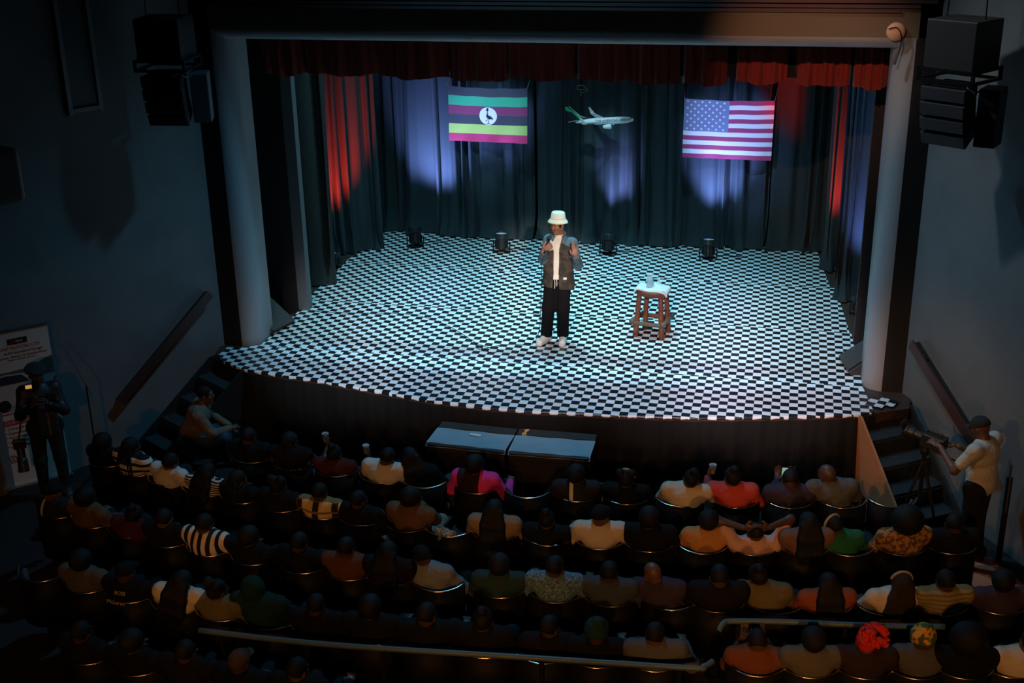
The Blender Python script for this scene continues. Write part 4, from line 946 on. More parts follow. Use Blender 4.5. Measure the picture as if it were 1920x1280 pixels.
# row, x, (pose, hair, shirt, trousers, hair colour or None, skin) or None, description
A = [
 (1, -5.71, ('a', 'crop', DK[2], DJ), 'person in black with short hair at the left end of the front row'),
 (1, -5.19, ('d', 'braids', DK[3], JEAN), 'bare-armed person raising a clear cup, second from the left in the front row'),
 (1, -4.65, ('d', 'bun', MRN, DJ), 'person in a dark maroon top holding up a clear cup in the front row'),
 (1, -4.12, ('c', 'crop', WH, JEAN), 'person in a pale orange-lit shirt and jeans in the front row'),
 (1, -3.62, ('g', 'long', DK[0], cloth('sea', (.05, .11, .12))), 'long-haired person in black with teal trousers below the left subwoofer'),
 (1, -3.02, ('b', 'afro', stripes('magenta_sleeves', (.62, .04, .26), (.02, .008, .012), 0, .9, .275), DK[1]), 'person in a dark top with magenta sleeves beside the empty front seat'),
 (1, -2.47, None, 'empty dark theatre seat with a bluish cushion in the middle of the front row'),
 (1, -1.95, ('b', 'afro', TRK, DK[0]), 'person in a black track jacket with white shoulder stripes in the front row'),
 (1, -1.42, ('a', 'puffs', DK[2], DJ), 'person in black with a beige hair band in the front row'),
 (1, -.87, ('c', 'bun', CREAM, DK[1]), 'person in a cream top with dark tied hair in the front row'),
 (1, -.30, ('e', 'bun', RD, DK[1]), 'person in a bright red top raising a glass in the front row'),
 (1, .25, ('h', 'crop', PUR, DJ), 'person in dark purple bent over a lit phone in the front row'),
 (1, .78, ('g', None, GRY, DK[0]), 'bald person in grey leaning left near the right steps'),
 (1, 1.29, None, 'empty dark theatre seat at the right end of the front row'),
 (2, -7.30, ('a', 'afro', DK[0], DJ), 'person in black seated beside the tall banner, left end of the second row'),
 (2, -6.86, ('a', 'braids', ST_H, DJ), 'braided person in a bold black and white striped top'),
 (2, -6.42, ('c', 'crop', WH, DK[1]), 'person in a plain white shirt beside the striped top in the second row'),
 (2, -5.95, ('c', 'long', ST_F, DJ), 'long-haired person in a finely striped sleeveless top'),
 (2, -5.44, ('b', 'braids', DK[2], DJ), 'person in a glossy black jacket right of the finely striped top'),
 (2, -4.94, ('a', 'puffs', DK[3], DJ), 'person in black with puffed hair left of the plaid shirt'),
 (2, -4.47, ('a', 'crop', PLAID, JEAN), 'person in a mustard and black plaid shirt in the second row'),
 (2, -4.02, ('b', 'crop', DK[1], JEAN), 'person in black with jeans right of the plaid shirt'),
 (2, -3.52, ('i', 'afro', BRN, cloth('chino', (.42, .38, .34))), 'curly-haired person in a brown top with pale trousers'),
 (2, -3.08, None, 'empty dark theatre seat with a furry hood on it in the second row'),
 (2, -2.60, ('a', 'long', TAN, DK[1]), 'long-haired person in a tan top in the second row'),
 (2, -2.07, ('a', 'bun', DK[2], DJ), 'person in black with a top knot in the second row'),
 (2, -1.56, ('b', 'cap', CREAM, DK[0], DK[1]), 'broad person in a large cream shirt and dark cap in the second row'),
 (2, -1.08, ('a', 'afro', DK[0], DJ), 'person all in black right of the large cream shirt'),
 (2, -.56, ('i', 'afro', cloth('amber', (.46, .22, .08)), JEAN), 'person in an orange-brown top with blue jeans in the second row'),
 (2, -.08, ('f', 'crop', PNK, JEAN), 'person in pale pink with both hands behind the head'),
 (2, .40, ('a', 'long', cloth('rosewood', (.30, .16, .12)), DJ), 'long-haired person in a rosy brown jumper in the second row'),
 (2, .82, ('g', 'crop', GRN, DK[1]), 'person in a bright green top with a head band in the second row'),
 (2, 1.31, ('a', 'bigafro', KNIT, DJ), 'person with a huge afro and a brown patterned knit'),
 (2, 1.78, ('b', 'crop', DK[1], DJ), 'person in black at the right end of the second row'),
 (3, -7.20, ('b', 'cap', TRK, DJ, DK[0]), 'person in a dark cap and striped dark jacket, left end of the third row'),
 (3, -6.73, ('a', 'afro', BRN, DJ), 'person in a brown top second from the left in the third row'),
 (3, -6.26, ('c', 'bun', MRN, DJ), 'person in dark red third from the left in the third row'),
 (3, -5.78, ('a', 'crop', DK[3], DJ), 'person in dark clothes left of the vertical stripes in the third row'),
 (3, -5.30, ('a', 'crop', ST_V, DK[1]), 'person in a top with bold vertical black and cream stripes'),
 (3, -4.80, ('b', 'afro', DK[2], DJ), 'person in black right of the vertical stripes in the third row'),
 (3, -4.27, ('a', 'crop', DK[0], DJ), 'person in black seventh from the left in the third row'),
 (3, -3.80, ('d', 'crop', cloth('umber', (.20, .08, .04)), DK[1]), 'person in a brown top raising one hand in the third row'),
 (3, -3.38, ('a', 'long', DK[3], DJ), 'long-haired person in black right of the raised hand in the third row'),
 (3, -2.92, ('g', 'cap', cloth('pale_blue', (.30, .34, .38)), DK[0], DK[1]), 'person in a pale blue top and cap left of centre in the third row'),
 (3, -2.33, ('a', 'afro', TEAL, DJ), 'person in a dark teal top at the centre of the third row'),
 (3, -1.81, ('b', 'crop', CHB, DK[1]), 'person in a blue checked top in the third row'),
 (3, -1.32, ('a', 'crop', cloth('slate', (.09, .11, .13)), DJ), 'person in slate grey right of the blue checks in the third row'),
 (3, -.78, ('g', None, PUR, DK[0]), 'bald person in dark purple in the third row'),
 (3, -.36, ('a', 'crop', DK[1], DJ), 'person in black right of the bald head in the third row'),
 (3, .15, ('g', 'bun', OLV, DK[1]), 'person in an olive top with arm stretched left in the third row'),
 (3, .58, ('a', 'long', RO, DJ), 'person in a rust orange jumper in the third row'),
 (3, 1.09, ('c', 'long', CREAM, DJ, cloth('tawny', (.05, .03, .02))), 'long-haired person in a beige top in the third row'),
 (3, 1.58, ('a', 'crop', OLS, DJ), 'person in an olive ribbed jumper in the third row'),
 (3, 2.09, ('b', 'afro', PUR, DJ), 'person in dark violet at the right end of the third row'),
 (4, -6.68, None, 'empty dark theatre seat at the left end of the fourth row'),
 (4, -6.14, ('a', 'afro', cloth('drab', (.16, .14, .10)), DJ), 'person in a drab top second from the left in the fourth row'),
 (4, -5.66, ('a', 'cap', DK[0], DK[1], DK[4]), 'person in a black lettered jacket and black cap in the fourth row'),
 (4, -5.18, ('c', 'long', CREAM, DJ), 'long-haired person in a cream top in the fourth row'),
 (4, -4.70, ('b', 'puffs', OLV, DJ), 'person in a moss green knit in the fourth row'),
 (4, -4.22, ('g', 'hood', cloth('forest', (.008, .045, .03)), DJ, cloth('forest', (.008, .045, .03))), 'person in a dark green hood in the fourth row'),
 (4, -3.75, ('a', 'crop', DK[3], DJ), 'person in black right of the dark green hood'),
 (4, -3.25, ('a', 'afro', DK[1], DJ), 'person in near black at the left part of the long rail'),
 (4, -2.75, ('b', 'crop', DK[2], DJ), 'person in dark blue black before the middle of the long rail'),
 (4, -2.25, ('a', 'bun', DK[0], DJ), 'person with a top knot before the long rail'),
 (4, -1.75, ('i', 'crop', DK[3], DJ), 'person in black leaning on a hand before the long rail'),
 (4, -1.30, ('a', 'wrap', DK[1], DJ, cloth('greenwrap', (.02, .07, .05))), 'person in a dark green head wrap before the long rail'),
 (4, -.82, ('b', 'crop', GRY, DJ), 'person in grey at the right part of the long rail'),
 (4, .02, ('h', 'crop', cloth('copper', (.26, .08, .03)), DJ), 'person in a copper orange top right of the long rail end'),
 (4, .45, ('a', 'afro', cloth('moss_grey', (.17, .16, .13)), DJ), 'person in a moss grey top at the bottom right edge'),
 (4, .88, ('a', 'ruffle', cloth('scarlet_dark', (.05, .03, .03)), DJ, cloth('scarlet_frill', (.62, .03, .015))), 'person with a scarlet ruffled head piece at the bottom right'),
 (4, 1.30, ('i', 'wrap', GRY, DJ, WRAPM), 'person in a yellow patterned head wrap at the bottom right'),
 (4, 1.68, ('a', 'bigafro', DK[0], DJ), 'person in black with big dark hair right of the yellow head wrap'),
 (4, 2.06, ('c', 'crop', CREAM, DJ), 'person in a large beige shirt in the bottom right corner'),
 (5, -5.55, ('a', 'crop', DK[1], DJ), 'person in the dark bottom left corner, first head of the fifth row'),
 (5, -5.05, ('b', 'afro', DK[0], DJ), 'person in the dark bottom left corner, second head of the fifth row'),
 (5, -4.55, ('a', 'crop', DK[3], DJ), 'person in the dark bottom left corner, third head of the fifth row'),
 (5, -4.05, ('a', 'cap', DK[2], DJ, cloth('capbrown', (.12, .07, .04))), 'person in a brown cap at the bottom left, behind the long rail'),
 (5, -3.55, ('b', 'crop', DK[4], DJ), 'person with a shaved head below the left end of the long rail'),
]
cnt = {}
rp = random.Random(5); POS = {}
for row, x, occ, desc in A:
    cnt[row] = cnt.get(row, 0)+1; X, Y, th = row_pt(row, x)
    s = empty('theatre_seat', (X, Y, -1), th)
    if occ is None: tag(s, desc, 'seat', 'theatre seats')
    else:
        short = desc.split(' ', 1)[1] if desc.startswith('person') else desc.replace('person', 'sitter', 1)
        lab = 'dark tub seat of the '+desc
        w = lab.split(); tag(s, ' '.join(w[:16]), 'seat', 'theatre seats')
    for n, me in SEATP: link(n, me, s)
    if occ:
        pose, hair, sh, tr = occ[:4]; hm = occ[4] if len(occ) > 4 else None
        sc = rp.uniform(.96, 1.04); sk = SKIN2 if rp.random() < .3 else SKIN
        pr = person((X, Y, -1), th+rp.uniform(-.10, .10), desc, pose, hair, sh, tr, sk, hm, 'seated audience', sc)
        POS[(row, round(x, 2))] = pr
def plastic_cup(loc, label):
    e = empty('plastic_cup', loc); tag(e, label, 'cup')
    MB().lathe([(.026, 0), (.038, .10), (.040, .10), (.040, .104), (.036, .104), (.024, .006)], n=18).build('cup', mat('clear_plastic', (.8, .85, .9), .12, spec=.9, alpha=.35), e, smooth=True)
    MB().lathe([(.024, .008), (.031, .06)], n=18).build('drink', mat('drink', (.18, .08, .03), .1), e, smooth=True)
def local(key, p):
    e = POS[key]; return e.matrix_basis @ Vector(p)
for key, sd, lab in (((1, -5.19), 1, 'clear plastic cup raised by the second person from the left in front'), ((1, -4.65), 1, 'clear plastic cup held by the person in dark maroon'), ((1, -.30), -1, 'clear glass raised by the person in red')):
    p = local(key, (sd*.215, .31, .855)); plastic_cup(p, lab)
e = empty('phone', local((1, .25), (0, .30, .86))); e.rotation_euler = (.7, 0, .1); tag(e, 'phone with a pale green lit screen held in the front row', 'phone')
MB().box((0, 0, 0), (.075, .15, .009)).build('case', TEXTK, e, bevel=.004)
MB().box((0, 0, .0055), (.066, .132, .002)).build('screen', mat('phone_screen', (.1, .1, .1), .3, emit=(.45, .75, .55), estr=.45), e)
# things on people and seats
BAND = mat('tan_band', (.34, .24, .14), .7)
for key, pose in (((2, .82), 'g'), ((1, -1.42), 'a'), ((3, 1.09), 'c')):
    J = SEAT_POSES[pose][0]; R = J['headR']; h = np.array(J['head'])
    pts = [h+R@np.array([.092*math.cos(a), .02+.045*math.sin(2*a)*0-.02*math.sin(a), .026+.100*math.sin(a)]) for a in [PI*i/16 for i in range(17)]]
    MB().tube(pts, .013, 7).build('head_band', BAND, POS[key], smooth=True)
e = POS[(4, -5.66)]
text_mesh('jacket_lettering', 'BOSS', .05, mat('print_gold', (.45, .33, .10), .5), e, Matrix.Translation((.02, -.262, .905)) @ Matrix.Rotation(PI/2-.45, 4, 'X'), .002)
text_mesh('jacket_lettering', 'McLaren', .055, mat('print_gold', (.45, .33, .10), .5), e, Matrix.Translation((-.02, -.285, .815)) @ Matrix.Rotation(PI/2-.15, 4, 'X'), .002)
S = SDF(.02)
rr = random.Random(2)
for i in range(26):
    a = rr.uniform(0, 6.28); S.cone((0, 0, .07), (.12*math.cos(a), .10*math.sin(a), .05+rr.uniform(-.04, .05)), .035, .008, k=.01)
X, Y, th = row_pt(2, -3.08)
o = link('fur_hood', S.mesh('fur_hood', .012, [FUR]), None, (X, Y-.20, -.26)); tag(o, 'tan furry hood hanging over the back of an empty second-row seat', 'hood')

# ------------------------------------------------------------------ the performer
e = empty('person', (-2.92, 14.92, .022)); tag(e, 'performer in a white bucket hat and denim jacket speaking into a microphone', 'person'); PERF = e
PB = SDF(.025); HR = Rz(PI+(-.55))@Rx(-.16); HC = np.array((.085, -.02, 1.615))
face(PB, HC, HR, .98)
PB.cone((.10, .015, 1.46), HC+HR@np.array([0, -.02, -.05]), .060, .052)
PB.chain([(.06, 0, .97), (.075, 0, 1.12), (.10, .01, 1.32)], [.12, .11, .13]).cone((.10, .01, 1.36), (.10, .015, 1.48), .10, .06)
SHL, SHR = np.array((-.045, .045, 1.39)), np.array((.270, -.035, 1.385))
ELL, WRL = np.array((-.105, -.03, 1.15)), np.array((-.065, -.235, 1.315)); ELR, WRR = np.array((.355, -.09, 1.12)), np.array((.365, -.29, 1.30))
for s_, a_, b_ in ((SHL, ELL, WRL), (SHR, ELR, WRR)):
    PB.cone((.10, .01, 1.38), s_, .085, .066); PB.chain([s_, a_, b_], [.056, .044, .031])
HPL, KNL, ANL = np.array((.01, .01, .93)), np.array((-.04, -.03, .50)), np.array((-.085, .03, .095))
HPR, KNR, ANR = np.array((.155, .01, .93)), np.array((.150, -.02, .50)), np.array((.132, .06, .095))
for q in ((HPL, KNL, ANL), (HPR, KNR, ANR)): PB.chain(list(q), [.085, .058, .04])
fingers(PB, WRL+np.array((.035, -.02, .052)), (.75, -.25, .40), (.1, -.3, 1), (.3, 1, .1), 1.05, lab=1, r=.0105)
fingers(PB, WRR+np.array((-.005, -.035, .055)), (-.05, .12, 1), (-1, -.3, .2), (-.5, -1, 0), .2, ln=(.070, .084, .092, .084), curls=(1.0, .75, .18, .10), spread=.02, lab=1, r=.0105)
link('body', PB.mesh('performer_body', .0075, [mat('performer_skin', (.26, .118, .062), .45, bump=.03, bscale=150), mat('palm_skin', (.30, .155, .105), .5)]), e)
# eyes, mouth, beard
EYE = mat('eye_white', (.7, .68, .65), .3); LIP = mat('lips', (.20, .07, .06), .45)
def hp(x, y, z): return HC+HR@(np.array([x, y, z])*.98)
for sx in (-1, 1):
    E_ = SDF(.0).ell(hp(sx*.031, .078, .010), (.011, .007, .0045), HR); eo = link('eye', E_.mesh('eye', .0035, [EYE]), e)
    link('pupil', SDF(.0).ell(hp(sx*.029, .085, .010), (.0055, .004, .0055), HR).mesh('pupil', .0025, [TEXTK]), eo)
    link('eyebrow', SDF(.0).cone(hp(sx*.016, .090, .029), hp(sx*.046, .080, .031), .0045, .004).mesh('eyebrow', .0035, [HAIRM]), e)
link('mouth', SDF(.004).cone(hp(-.022, .093, -.056), hp(0, .099, -.060), .006, .007).cone(hp(.022, .093, -.056), hp(0, .099, -.060), .006, .007).mesh('mouth', .004, [LIP]), e)
link('teeth', SDF(.0).cone(hp(-.013, .099, -.056), hp(.013, .099, -.056), .0035).mesh('teeth', .003, [EYE]), e)
bd = SDF(.01).ell(hp(0, .070, -.100), (.024, .018, .012), HR).cone(hp(-.026, .088, -.044), hp(.026, .088, -.044), .005)
link('beard', bd.mesh('beard', .005, [HAIRM]), e)
hs = SDF(.02).ell(HC+HR@np.array([0, -.012, .02]), (.079, .097, .092), HR); hs.cut_fn(lambda X: ((X-HC)@HR)[..., 1]-.045); hs.cut_fn(lambda X: -(((X-HC)@HR)[..., 2]+.04))
link('hair', hs.mesh('performer_hair', .007, [HAIRM]), e)
HATM = mat('hat_cream', (.80, .76, .64), .85, bump=.3, bscale=200)
hM = Matrix([list(r) for r in HR]).to_4x4() @ Matrix.Rotation(.22, 4, 'X'); hM.translation = Vector(HC+HR@np.array([0, -.012, .062]))
ht = MB().lathe([(.132, -.026), (.127, -.016), (.100, .020), (.096, .030), (.086, .095), (.076, .106), (.03, .110), (.0005, .110)], n=36)
ht.lathe([(.132, -.028), (.125, -.022), (.097, .010), (.092, .026), (.082, .092), (.0005, .094)], n=36)
o = ht.build('bucket_hat', HATM, e, smooth=True); o.matrix_local = hM
hbnd = MB().lathe([(.1005, .021), (.0975, .031), (.0945, .030), (.0975, .020)], n=36).build('hat_stitching', mat('stitch', (.62, .56, .42), .8), o)
# t-shirt
T = SDF(.04).chain([(.06, -.005, .93), (.075, -.005, 1.1), (.10, 0, 1.30)], [.135, .135, .142]).cone((.03, 0, 1.33), (.17, 0, 1.33), .115).cone((.10, .01, 1.36), (.10, .012, 1.465), .10, .068)
T.cone((.10, .01, 1.36), SHL, .070, .045).cone((.10, .01, 1.36), SHR, .070, .045); T.cut_plane((0, 0, .915), (0, 0, -1))
link('t_shirt', T.mesh('t_shirt', .009, [mat('tee_white', (.74, .70, .64), .85, bump=.5, bscale=14, bdist=.03)]), e)
# jacket: labels 0 body, 1 sleeves and yoke
JB = blotch('jacket_brown', (.070, .055, .046), (.038, .032, .030), 7); JD = blotch('jacket_denim', (.095, .15, .19), (.07, .11, .14), 9)
K = SDF(.045).chain([(.065, .0, .78), (.075, .0, 1.05), (.10, .005, 1.28)], [.160, .152, .150], 0)
K.cone((.02, .0, .82), (.15, .0, .82), .138, lab=0)
K.cone((.045, .02, 1.31), (.175, -.01, 1.31), .128, lab=0).cone((.10, .01, 1.36), (.10, .02, 1.44), .12, .085, lab=1)
for s_, a_, b_ in ((SHL, ELL, WRL), (SHR, ELR, WRR)):
    K.cone((.11, .01, 1.36), s_, .088, .068, lab=1); K.chain([s_, a_, a_*.12+b_*.88], [.066, .060, .048], 1)
K.cone((.15, 0, .82), (.155, 0, 1.08), .142, .125, lab=0).cone((.02, 0, .82), (.03, 0, 1.08), .142, .125, lab=0)
K.cut_plane((.0, 0, .805), (-.12, 0, -1))
def opening(X):
    x, y, z = X[..., 0], X[..., 1], X[..., 2]; cx = .085-.02*(1.1-z); hw = .034+.05*np.clip(1.0-z, 0, .2)+.022*np.clip((z-1.34)/.15, 0, 1)
    ins = np.maximum(np.abs(x-cx)-hw, y+.05)
    inner = np.maximum(np.hypot(x-.09, y-.01)-.085, z-2)      # hollow around the torso so the tee shows
    return -np.minimum(np.maximum(ins, .70-z), np.maximum(np.hypot(x-.10, y-.01)-.062, 1.43-z))
K.cut_fn(opening)
jm = K.mesh('jacket', .0085, [JB, JD])
for pl_ in jm.polygons:
    c_ = pl_.center
    if c_.z > 1.425-.45*abs(c_.x-.11) or c_.y > .07: pl_.material_index = 1
jk = link('jacket', jm, e)
col = SDF(.012).chain([(.035, -.085, 1.385), (.022, -.045, 1.455), (.045, .06, 1.485), (.10, .085, 1.495), (.155, .06, 1.485), (.178, -.045, 1.455), (.165, -.085, 1.385)], [.016, .022, .022, .022, .022, .022, .016])
link('collar', col.mesh('collar', .0085, [JD]), jk)
pk = MB().box((.205, -.145, 1.24), (.09, .012, .10), rz=.35).build('breast_pocket', JB, jk, bevel=.004)
MB().box((-.005, -.150, 1.25), (.08, .012, .10), rz=-.30).build('breast_pocket', JB, jk, bevel=.004)
MB().box((.20, -.150, .945), (.045, .006, .028), rz=.2).build('label_patch', WHITE, jk)
for i in range(5): MB().lathe([(.006, 0), (.006, .004)], n=10, M=Matrix(((1, 0, 0), (0, 0, 1), (0, -1, 0))), c=(.132-.006*i*.5, -.155, 1.30-.105*i)).build('button', STEEL, jk)
# trousers, cords, shoes, bracelet
Q = SDF(.04).cone(HPL, HPR, .112).cone((.06, 0, 1.0), (.06, 0, .93), .135, .125)
for q in ((HPL, KNL, ANL), (HPR, KNR, ANR)): Q.chain([q[0], q[1], q[2]-[0, 0, .02]], [.105, .083, .077])
Q.cut_plane((0, 0, .075), (0, 0, -1)); Q.cut_plane((0, 0, 1.02), (0, 0, 1))
link('trousers', Q.mesh('trousers', .009, [mat('black_trousers', (.005, .005, .006), .9, spec=.15, bump=.6, bscale=14, bdist=.04)]), e)
cd = MB(); cd.tube([(.062, -.128, .93), (.066, -.137, .86), (.062, -.139, .80)], .0045, 6); cd.tube([(.085, -.128, .93), (.092, -.137, .88), (.090, -.139, .83)], .0045, 6)
cd.build('drawstring', WHITE, e)
SHO = mat('white_shoe', (.80, .77, .72), .5, bump=.05)
for an, yaw in ((ANL, -.35), (ANR, .12)):
    R_ = Rz(PI+yaw); c_ = np.array((an[0], an[1], 0))
    def w_(x, y, z): return c_+R_@np.array([x, y, z])
    sh = SDF(.03).cone(w_(0, -.03, .06), w_(0, .02, .09), .046, .046).cone(w_(0, .02, .06), w_(0, .165, .038), .046, .038).cone(w_(0, -.045, .03), w_(0, .17, .03), .042, .042); sh.cut_plane((0, 0, .002), (0, 0, -1))
    so = link('shoe', sh.mesh('shoe', .0075, [SHO]), e)
    sl_ = SDF(.01).cone(w_(0, -.045, .012), w_(0, .172, .012), .047, .045); sl_.cut_plane((0, 0, .026), (0, 0, 1)); sl_.cut_plane((0, 0, 0), (0, 0, -1))
    link('sole', sl_.mesh('sole', .0075, [mat('sole_white', (.7, .66, .62), .6)]), so)
    lc = MB()
    for k in range(4): lc.tube([w_(-.022, .03+.022*k, .100-.011*k), w_(0, .035+.022*k, .108-.011*k), w_(.022, .03+.022*k, .100-.011*k)], .0035, 5)
    lc.build('laces', WHITE, so)
MB().tube([WRL+np.array((.034*math.cos(a), -.0+.02*math.sin(a), .026*math.sin(a)-.012)) for a in [2*PI*i/16 for i in range(17)]], .006, 6).build('bracelet', STEEL, e)
# microphone (held)
mb_, mt_ = np.array((-2.92-.045, 14.92-.275, 1.325)), np.array((-2.92+.012, 14.92-.165, 1.530))
e = empty('microphone', mb_); tag(e, 'black handheld microphone at the mouth of the performer', 'microphone')
dv = Vector(mt_-mb_)
MB().tube([Vector((0, 0, 0)), dv*.1, dv*.78], [.011, .013, .018], 14).build('handle', METALB, e, smooth=True)
g_ = SDF(.0).ell(tuple(dv*.88), (.028, .028, .030)); link('grille', g_.mesh('mic_grille', .005, [mat('mic_mesh', (.05, .05, .055), .4, metal=.6)]), e)

# ------------------------------------------------------------------ generic custom figure
def figure(loc, rz, label, J, sleeve, skin, shirtm, trm, hair, hairm, shoe=True, key='x', vox=.0105):
    bm, sm, tm = body_parts(J, key, vox, sleeve)
    e = empty('person', loc, rz); tag(e, label, 'person')
    o = link('body', bm, e); setmat(o, skin); o = link('shirt', sm, e); setmat(o, shirtm); o = link('trousers', tm, e); setmat(o, trm)
    if hair:
        h = link('cap' if hair in ('cap', 'wrap') else 'hair', HAIR[hair], e); setmat(h, hairm); m_ = Matrix([list(r) for r in J['headR']]).to_4x4(); m_.translation = Vector(J['head']); h.matrix_local = m_
    if shoe:
        for sd in 'LR':
            a = np.array(J['an'+sd]); t = np.array(J['toe'+sd]); s = SDF(.03).cone(a-[0, 0, .03], t, .055, .044).cone((a[0], a[1]-.03, t[2]), t, .045, .044); s.cut_plane((0, 0, t[2]-.035), (0, 0, -1))
            link('shoe', s.mesh('shoe', .012, [mat('dark_shoe', (.03, .03, .032), .5)]), e)
    return e
def standing(**kw):
    J = dict(pelvis=(0, 0, .95), waist=(0, 0, 1.10), chest=(0, 0, 1.30), neck=(0, .0, 1.45), head=(0, .02, 1.58), shL=(-.20, 0, 1.39), shR=(.20, 0, 1.39), hipL=(-.09, 0, .92), hipR=(.09, 0, .92),
             knL=(-.11, .02, .50), knR=(.11, .02, .50), anL=(-.12, -.02, .10), anR=(.12, -.02, .10), toeL=(-.14, .12, .04), toeR=(.14, .12, .04), headR=np.eye(3))
    J.update(kw); return J
# videographer on the right, facing the stage to the upper left
J = standing(head=(-.0, .07, 1.56), neck=(0, .02, 1.44), headR=Rx(-.35), chest=(0, .0, 1.29), elL=(-.27, .16, 1.14), wrL=(-.14, .40, 1.28), elR=(.26, .14, 1.12), wrR=(.12, .33, 1.22),
             handL=((.1, 1, .25), (1, 0, .4), (0, -.2, -1), .6), handR=((-.3, 1, .2), (-1, 0, .3), (0, -.2, -1), .6))
VZ = (2.10, 11.98, -1); VR = .98
figure(VZ, VR, 'videographer in a pale grey t-shirt and dark cap behind a tripod at the right wall', J, 'short', SKIN2, mat('tee_grey', (.42, .39, .34), .85, bump=.6, bscale=12, bdist=.05), cloth('black_jeans', (.018, .022, .022)), 'cap', cloth('capcharcoal', (.05, .05, .05)), key='v')
def vloc(x, y, z): return Vector(VZ)+Matrix.Rotation(VR, 3, 'Z') @ Vector((x, y, z))
e = empty('video_tripod', vloc(-.02, .62, 0), VR); tag(e, 'black tripod under the video camera beside the right steps', 'tripod')
for k in range(3):
    a = 2*PI*k/3+.5; MB().tube([(0, 0, 1.02), (.13*math.cos(a), .13*math.sin(a), .6), (.30*math.cos(a), .30*math.sin(a), .01)], [.018, .016, .012], 8).build('leg', METALB, e)
MB().tube([(0, 0, .55), (0, 0, 1.16)], .022, 10).build('column', METALB, e)
MB().lathe([(.045, 1.08), (.05, 1.12), (.035, 1.19)], n=16).build('head', METALB, e)
MB().tube([(0, 0, 1.14), (.10, -.2, 1.08), (.13, -.30, 1.05)], .009, 8).build('pan_handle', METALB, e)
e = empty('video_camera', vloc(-.02, .60, 1.20), VR); e.rotation_euler = (.12, 0, VR+.1); tag(e, 'black video camera with a long lens on the right-hand tripod', 'camera')
CAMB = mat('camera_body', (.018, .018, .02), .4, bump=.1)
MB().box((0, -.06, .06), (.14, .24, .15)).build('camera_body', CAMB, e, bevel=.012)
MB().lathe([(.042, 0), (.046, .04), (.046, .10), (.054, .11), (.054, .17), (.060, .18), (.060, .20)], n=20, M=Matrix(((1, 0, 0), (0, 0, 1), (0, 1, 0))), c=(0, .05, .06)).build('lens', CAMB, e, smooth=False)
MB().box((0, .285, .115), (.13, .015, .09), M=Matrix.Rotation(-.4, 3, 'X')).build('lens_hood_flap', CAMB, e)
MB().box((0, .285, .005), (.13, .015, .09), M=Matrix.Rotation(.4, 3, 'X')).build('lens_hood_flap', CAMB, e)
MB().tube([(0, .04, .12), (0, .02, .17), (0, -.12, .17), (0, -.14, .12)], .012, 8).build('top_handle', CAMB, e)
MB().box((.10, -.06, .06), (.014, .10, .07)).build('monitor', CAMB, e)
MB().box((.109, -.06, .06), (.004, .088, .058)).build('monitor_screen', mat('monitor_glow', (.1, .1, .1), .3, emit=(.8, .65, .9), estr=.9), e)
MB().box((0, -.17, .06), (.08, .05, .09)).build('battery', CAMB, e)
# light stand and case against the right wall behind the videographer
e = empty('light_stand', (2.40, 12.05, -1)); tag(e, 'folded dark light stand leaning by the right wall', 'stand')
for k in range(3): MB().tube([(.02*k-.02, .01*k, .0), (.02*k-.02, .03, 1.0)], .012, 6).build('leg', METALB, e)
MB().tube([(0, .02, .6), (0, .03, 1.15)], .014, 8).build('column', STEEL, e)

# photographer before the banner on the left
J = standing(head=(0, .04, 1.58), headR=Rx(-.12)@Rz(.25), shL=(-.165, 0, 1.38), shR=(.165, 0, 1.38), elL=(-.235, .12, 1.13), wrL=(-.09, .27, 1.28), elR=(.24, .10, 1.14), wrR=(.09, .28, 1.30), handL=((.6, .5, .5), (0, -.3, 1), (.5, -1, 0), .8), handR=((-.6, .5, .5), (0, -.3, 1), (-.5, -1, 0), .8))
PZ = (-8.28, 11.50, -1); PRz = PI+.62
figure(PZ, PRz, 'photographer in a black jacket and beret standing before the banner', J, 'long', SKIN, mat('black_jacket', (.010, .010, .012), .5, bump=.2, bscale=40), cloth('green_jeans', (.025, .045, .045)), None, None, key='p')
ph = bpy.data.objects[[o.name for o in bpy.data.objects if o.name.startswith('person')][-1]]
ph = [o for o in bpy.data.objects if o.get('label', '').startswith('photographer')][0]
b = SDF(.02).ell((0, -.01, .075), (.118, .125, .042), Rx(-.18)).ell((0, 0, .045), (.088, .100, .030)); o = link('beret', b.mesh('beret', .009, [mat('beret_black', (.012, .012, .014), .8, sheen=.2)]), ph)
m_ = Matrix([list(r) for r in J['headR']]).to_4x4(); m_.translation = Vector(J['head']); o.matrix_local = m_
def ploc(x, y, z): return Vector(PZ)+Matrix.Rotation(PRz, 3, 'Z') @ Vector((x, y, z))
e = empty('photo_camera', ploc(0, .36, 1.32), PRz); tag(e, 'dark stills camera with an amber glow held up by the photographer', 'camera')
MB().box((0, 0, 0), (.14, .07, .10)).build('camera_body', CAMB, e, bevel=.012); MB().box((0, 0, .065), (.06, .06, .04)).build('viewfinder_hump', CAMB, e, bevel=.01)
MB().lathe([(.038, 0), (.042, .03), (.042, .12), (.046, .15)], n=18, M=Matrix(((1, 0, 0), (0, 0, 1), (0, 1, 0))), c=(0, .03, 0)).build('lens', CAMB, e)
MB().box((0, -.037, .0), (.075, .004, .05)).build('rear_screen', mat('amber_screen', (.1, .05, .02), .3, emit=(1, .5, .12), estr=.5), e)
MB().box((.10, -.10, .22), (.075, .03, .05)).build('led_light', CAMB, e)
MB().box((.10, -.083, .22), (.068, .005, .042)).build('led_panel', mat('amber_screen', (.1, .05, .02), .3, emit=(1, .5, .12), estr=.5), e)
MB().tube([(.05, 0, .08), (.10, -.06, .14), (.10, -.10, .2)], .006, 6).build('light_arm', METALB, e)
e = empty('slung_camera', ploc(.30, .14, .78), PRz); tag(e, 'black telephoto camera slung at the hip of the photographer', 'camera')
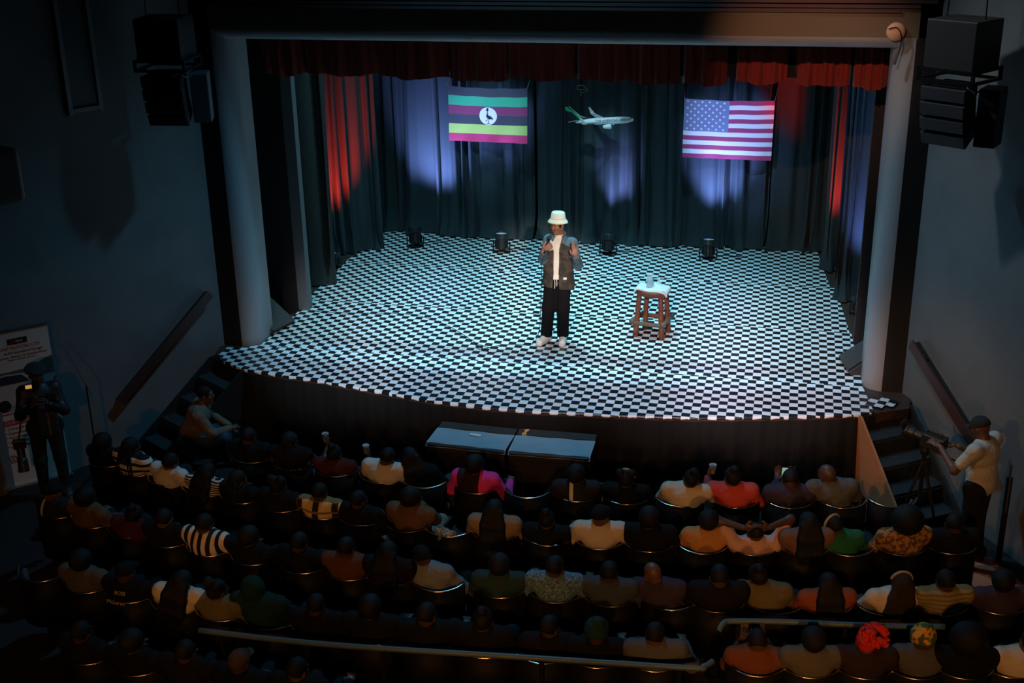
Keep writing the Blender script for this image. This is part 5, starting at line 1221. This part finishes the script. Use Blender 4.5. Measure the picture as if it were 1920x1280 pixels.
MB().lathe([(.045, -.02), (.045, -.14), (.058, -.16), (.060, -.30)], n=18, M=Matrix.Rotation(.3, 3, 'X')).build('lens', CAMB, e)
MB().box((0, 0, .03), (.14, .08, .11)).build('camera_body', CAMB, e, bevel=.012)
MB().tube([(0, 0, .08), (-.10, -.10, .45), (-.28, -.13, .63), (-.45, .05, .55)], .010, 6).build('strap', METALB, e)
e = empty('shoulder_bag', ploc(-.05, .19, .98), PRz); tag(e, 'dark glossy bag on the chest of the photographer', 'bag')
MB().box((0, 0, .05), (.22, .10, .30)).build('pouch', mat('bag_dark', (.03, .035, .035), .3), e, bevel=.03, seg=3)
MB().box((0, -.0, .06), (.02, .115, .28)).build('zip_band', mat('bag_zip', (.12, .10, .07), .4), e)
# thin microphone stand beside the banner
e = empty('boom_stand', (-7.98, 11.98, -1)); tag(e, 'thin boom stand with a slanting arm beside the banner', 'stand')
MB().tube([(0, 0, 0), (0, 0, 1.25)], .010, 8).build('upright', METALB, e); MB().tube([(.06, 0, 1.12), (-.10, .03, 1.42), (-.28, .08, 1.72)], .007, 6).build('boom_arm', STEEL, e)
for k in range(3):
    a = 2*PI*k/3; MB().tube([(0, 0, .2), (.25*math.cos(a), .25*math.sin(a), .01)], .009, 6).build('leg', METALB, e)

# person sitting on the left steps
J = dict(pelvis=(0, .0, .10), waist=(0, .05, .27), chest=(0, .14, .46), neck=(.0, .20, .60), head=(.0, .25, .72), headR=Rz(-.15)@Rx(-.02), shL=(-.20, .15, .53), shR=(.20, .15, .53), elL=(-.26, .30, .30), elR=(.25, .30, .30), wrL=(-.08, .48, .25), wrR=(.06, .50, .27),
         hipL=(-.1, .03, .10), hipR=(.1, .03, .10), knL=(-.17, .42, .20), knR=(.17, .42, .20), anL=(-.16, .46, -.09), anR=(.16, .46, -.09), toeL=(-.18, .58, -.15), toeR=(.18, .58, -.15))
figure((-7.05, 12.58, -.80), -1.15, 'person in a brown-grey shirt and jeans sitting on the left steps', J, 'long', SKIN2, mat('shirt_taupe', (.13, .10, .075), .8, bump=.6, bscale=12, bdist=.05), JEAN, 'crop', HAIRM, key='s')

# orange sheet standing in for warm-lit floor in the right aisle
tag(MB().box((2.28, 11.72, -.992), (.50, .70, .016), rz=.5).build('lit_floor_patch', mat('lit_floor_orange', (.50, .14, .06), .8, bump=.3, bscale=120, vary=.3)), 'orange sheet standing in for lit floor in the right aisle', 'floor patch')
# folded programme sheets
tag(MB().box((1.93, 9.95, -.30), (.20, .10, .004), rz=.1).build('green_folder', mat('folder_green', (.08, .40, .06), .5)), 'green folder held up at the right end of the third row', 'folder')
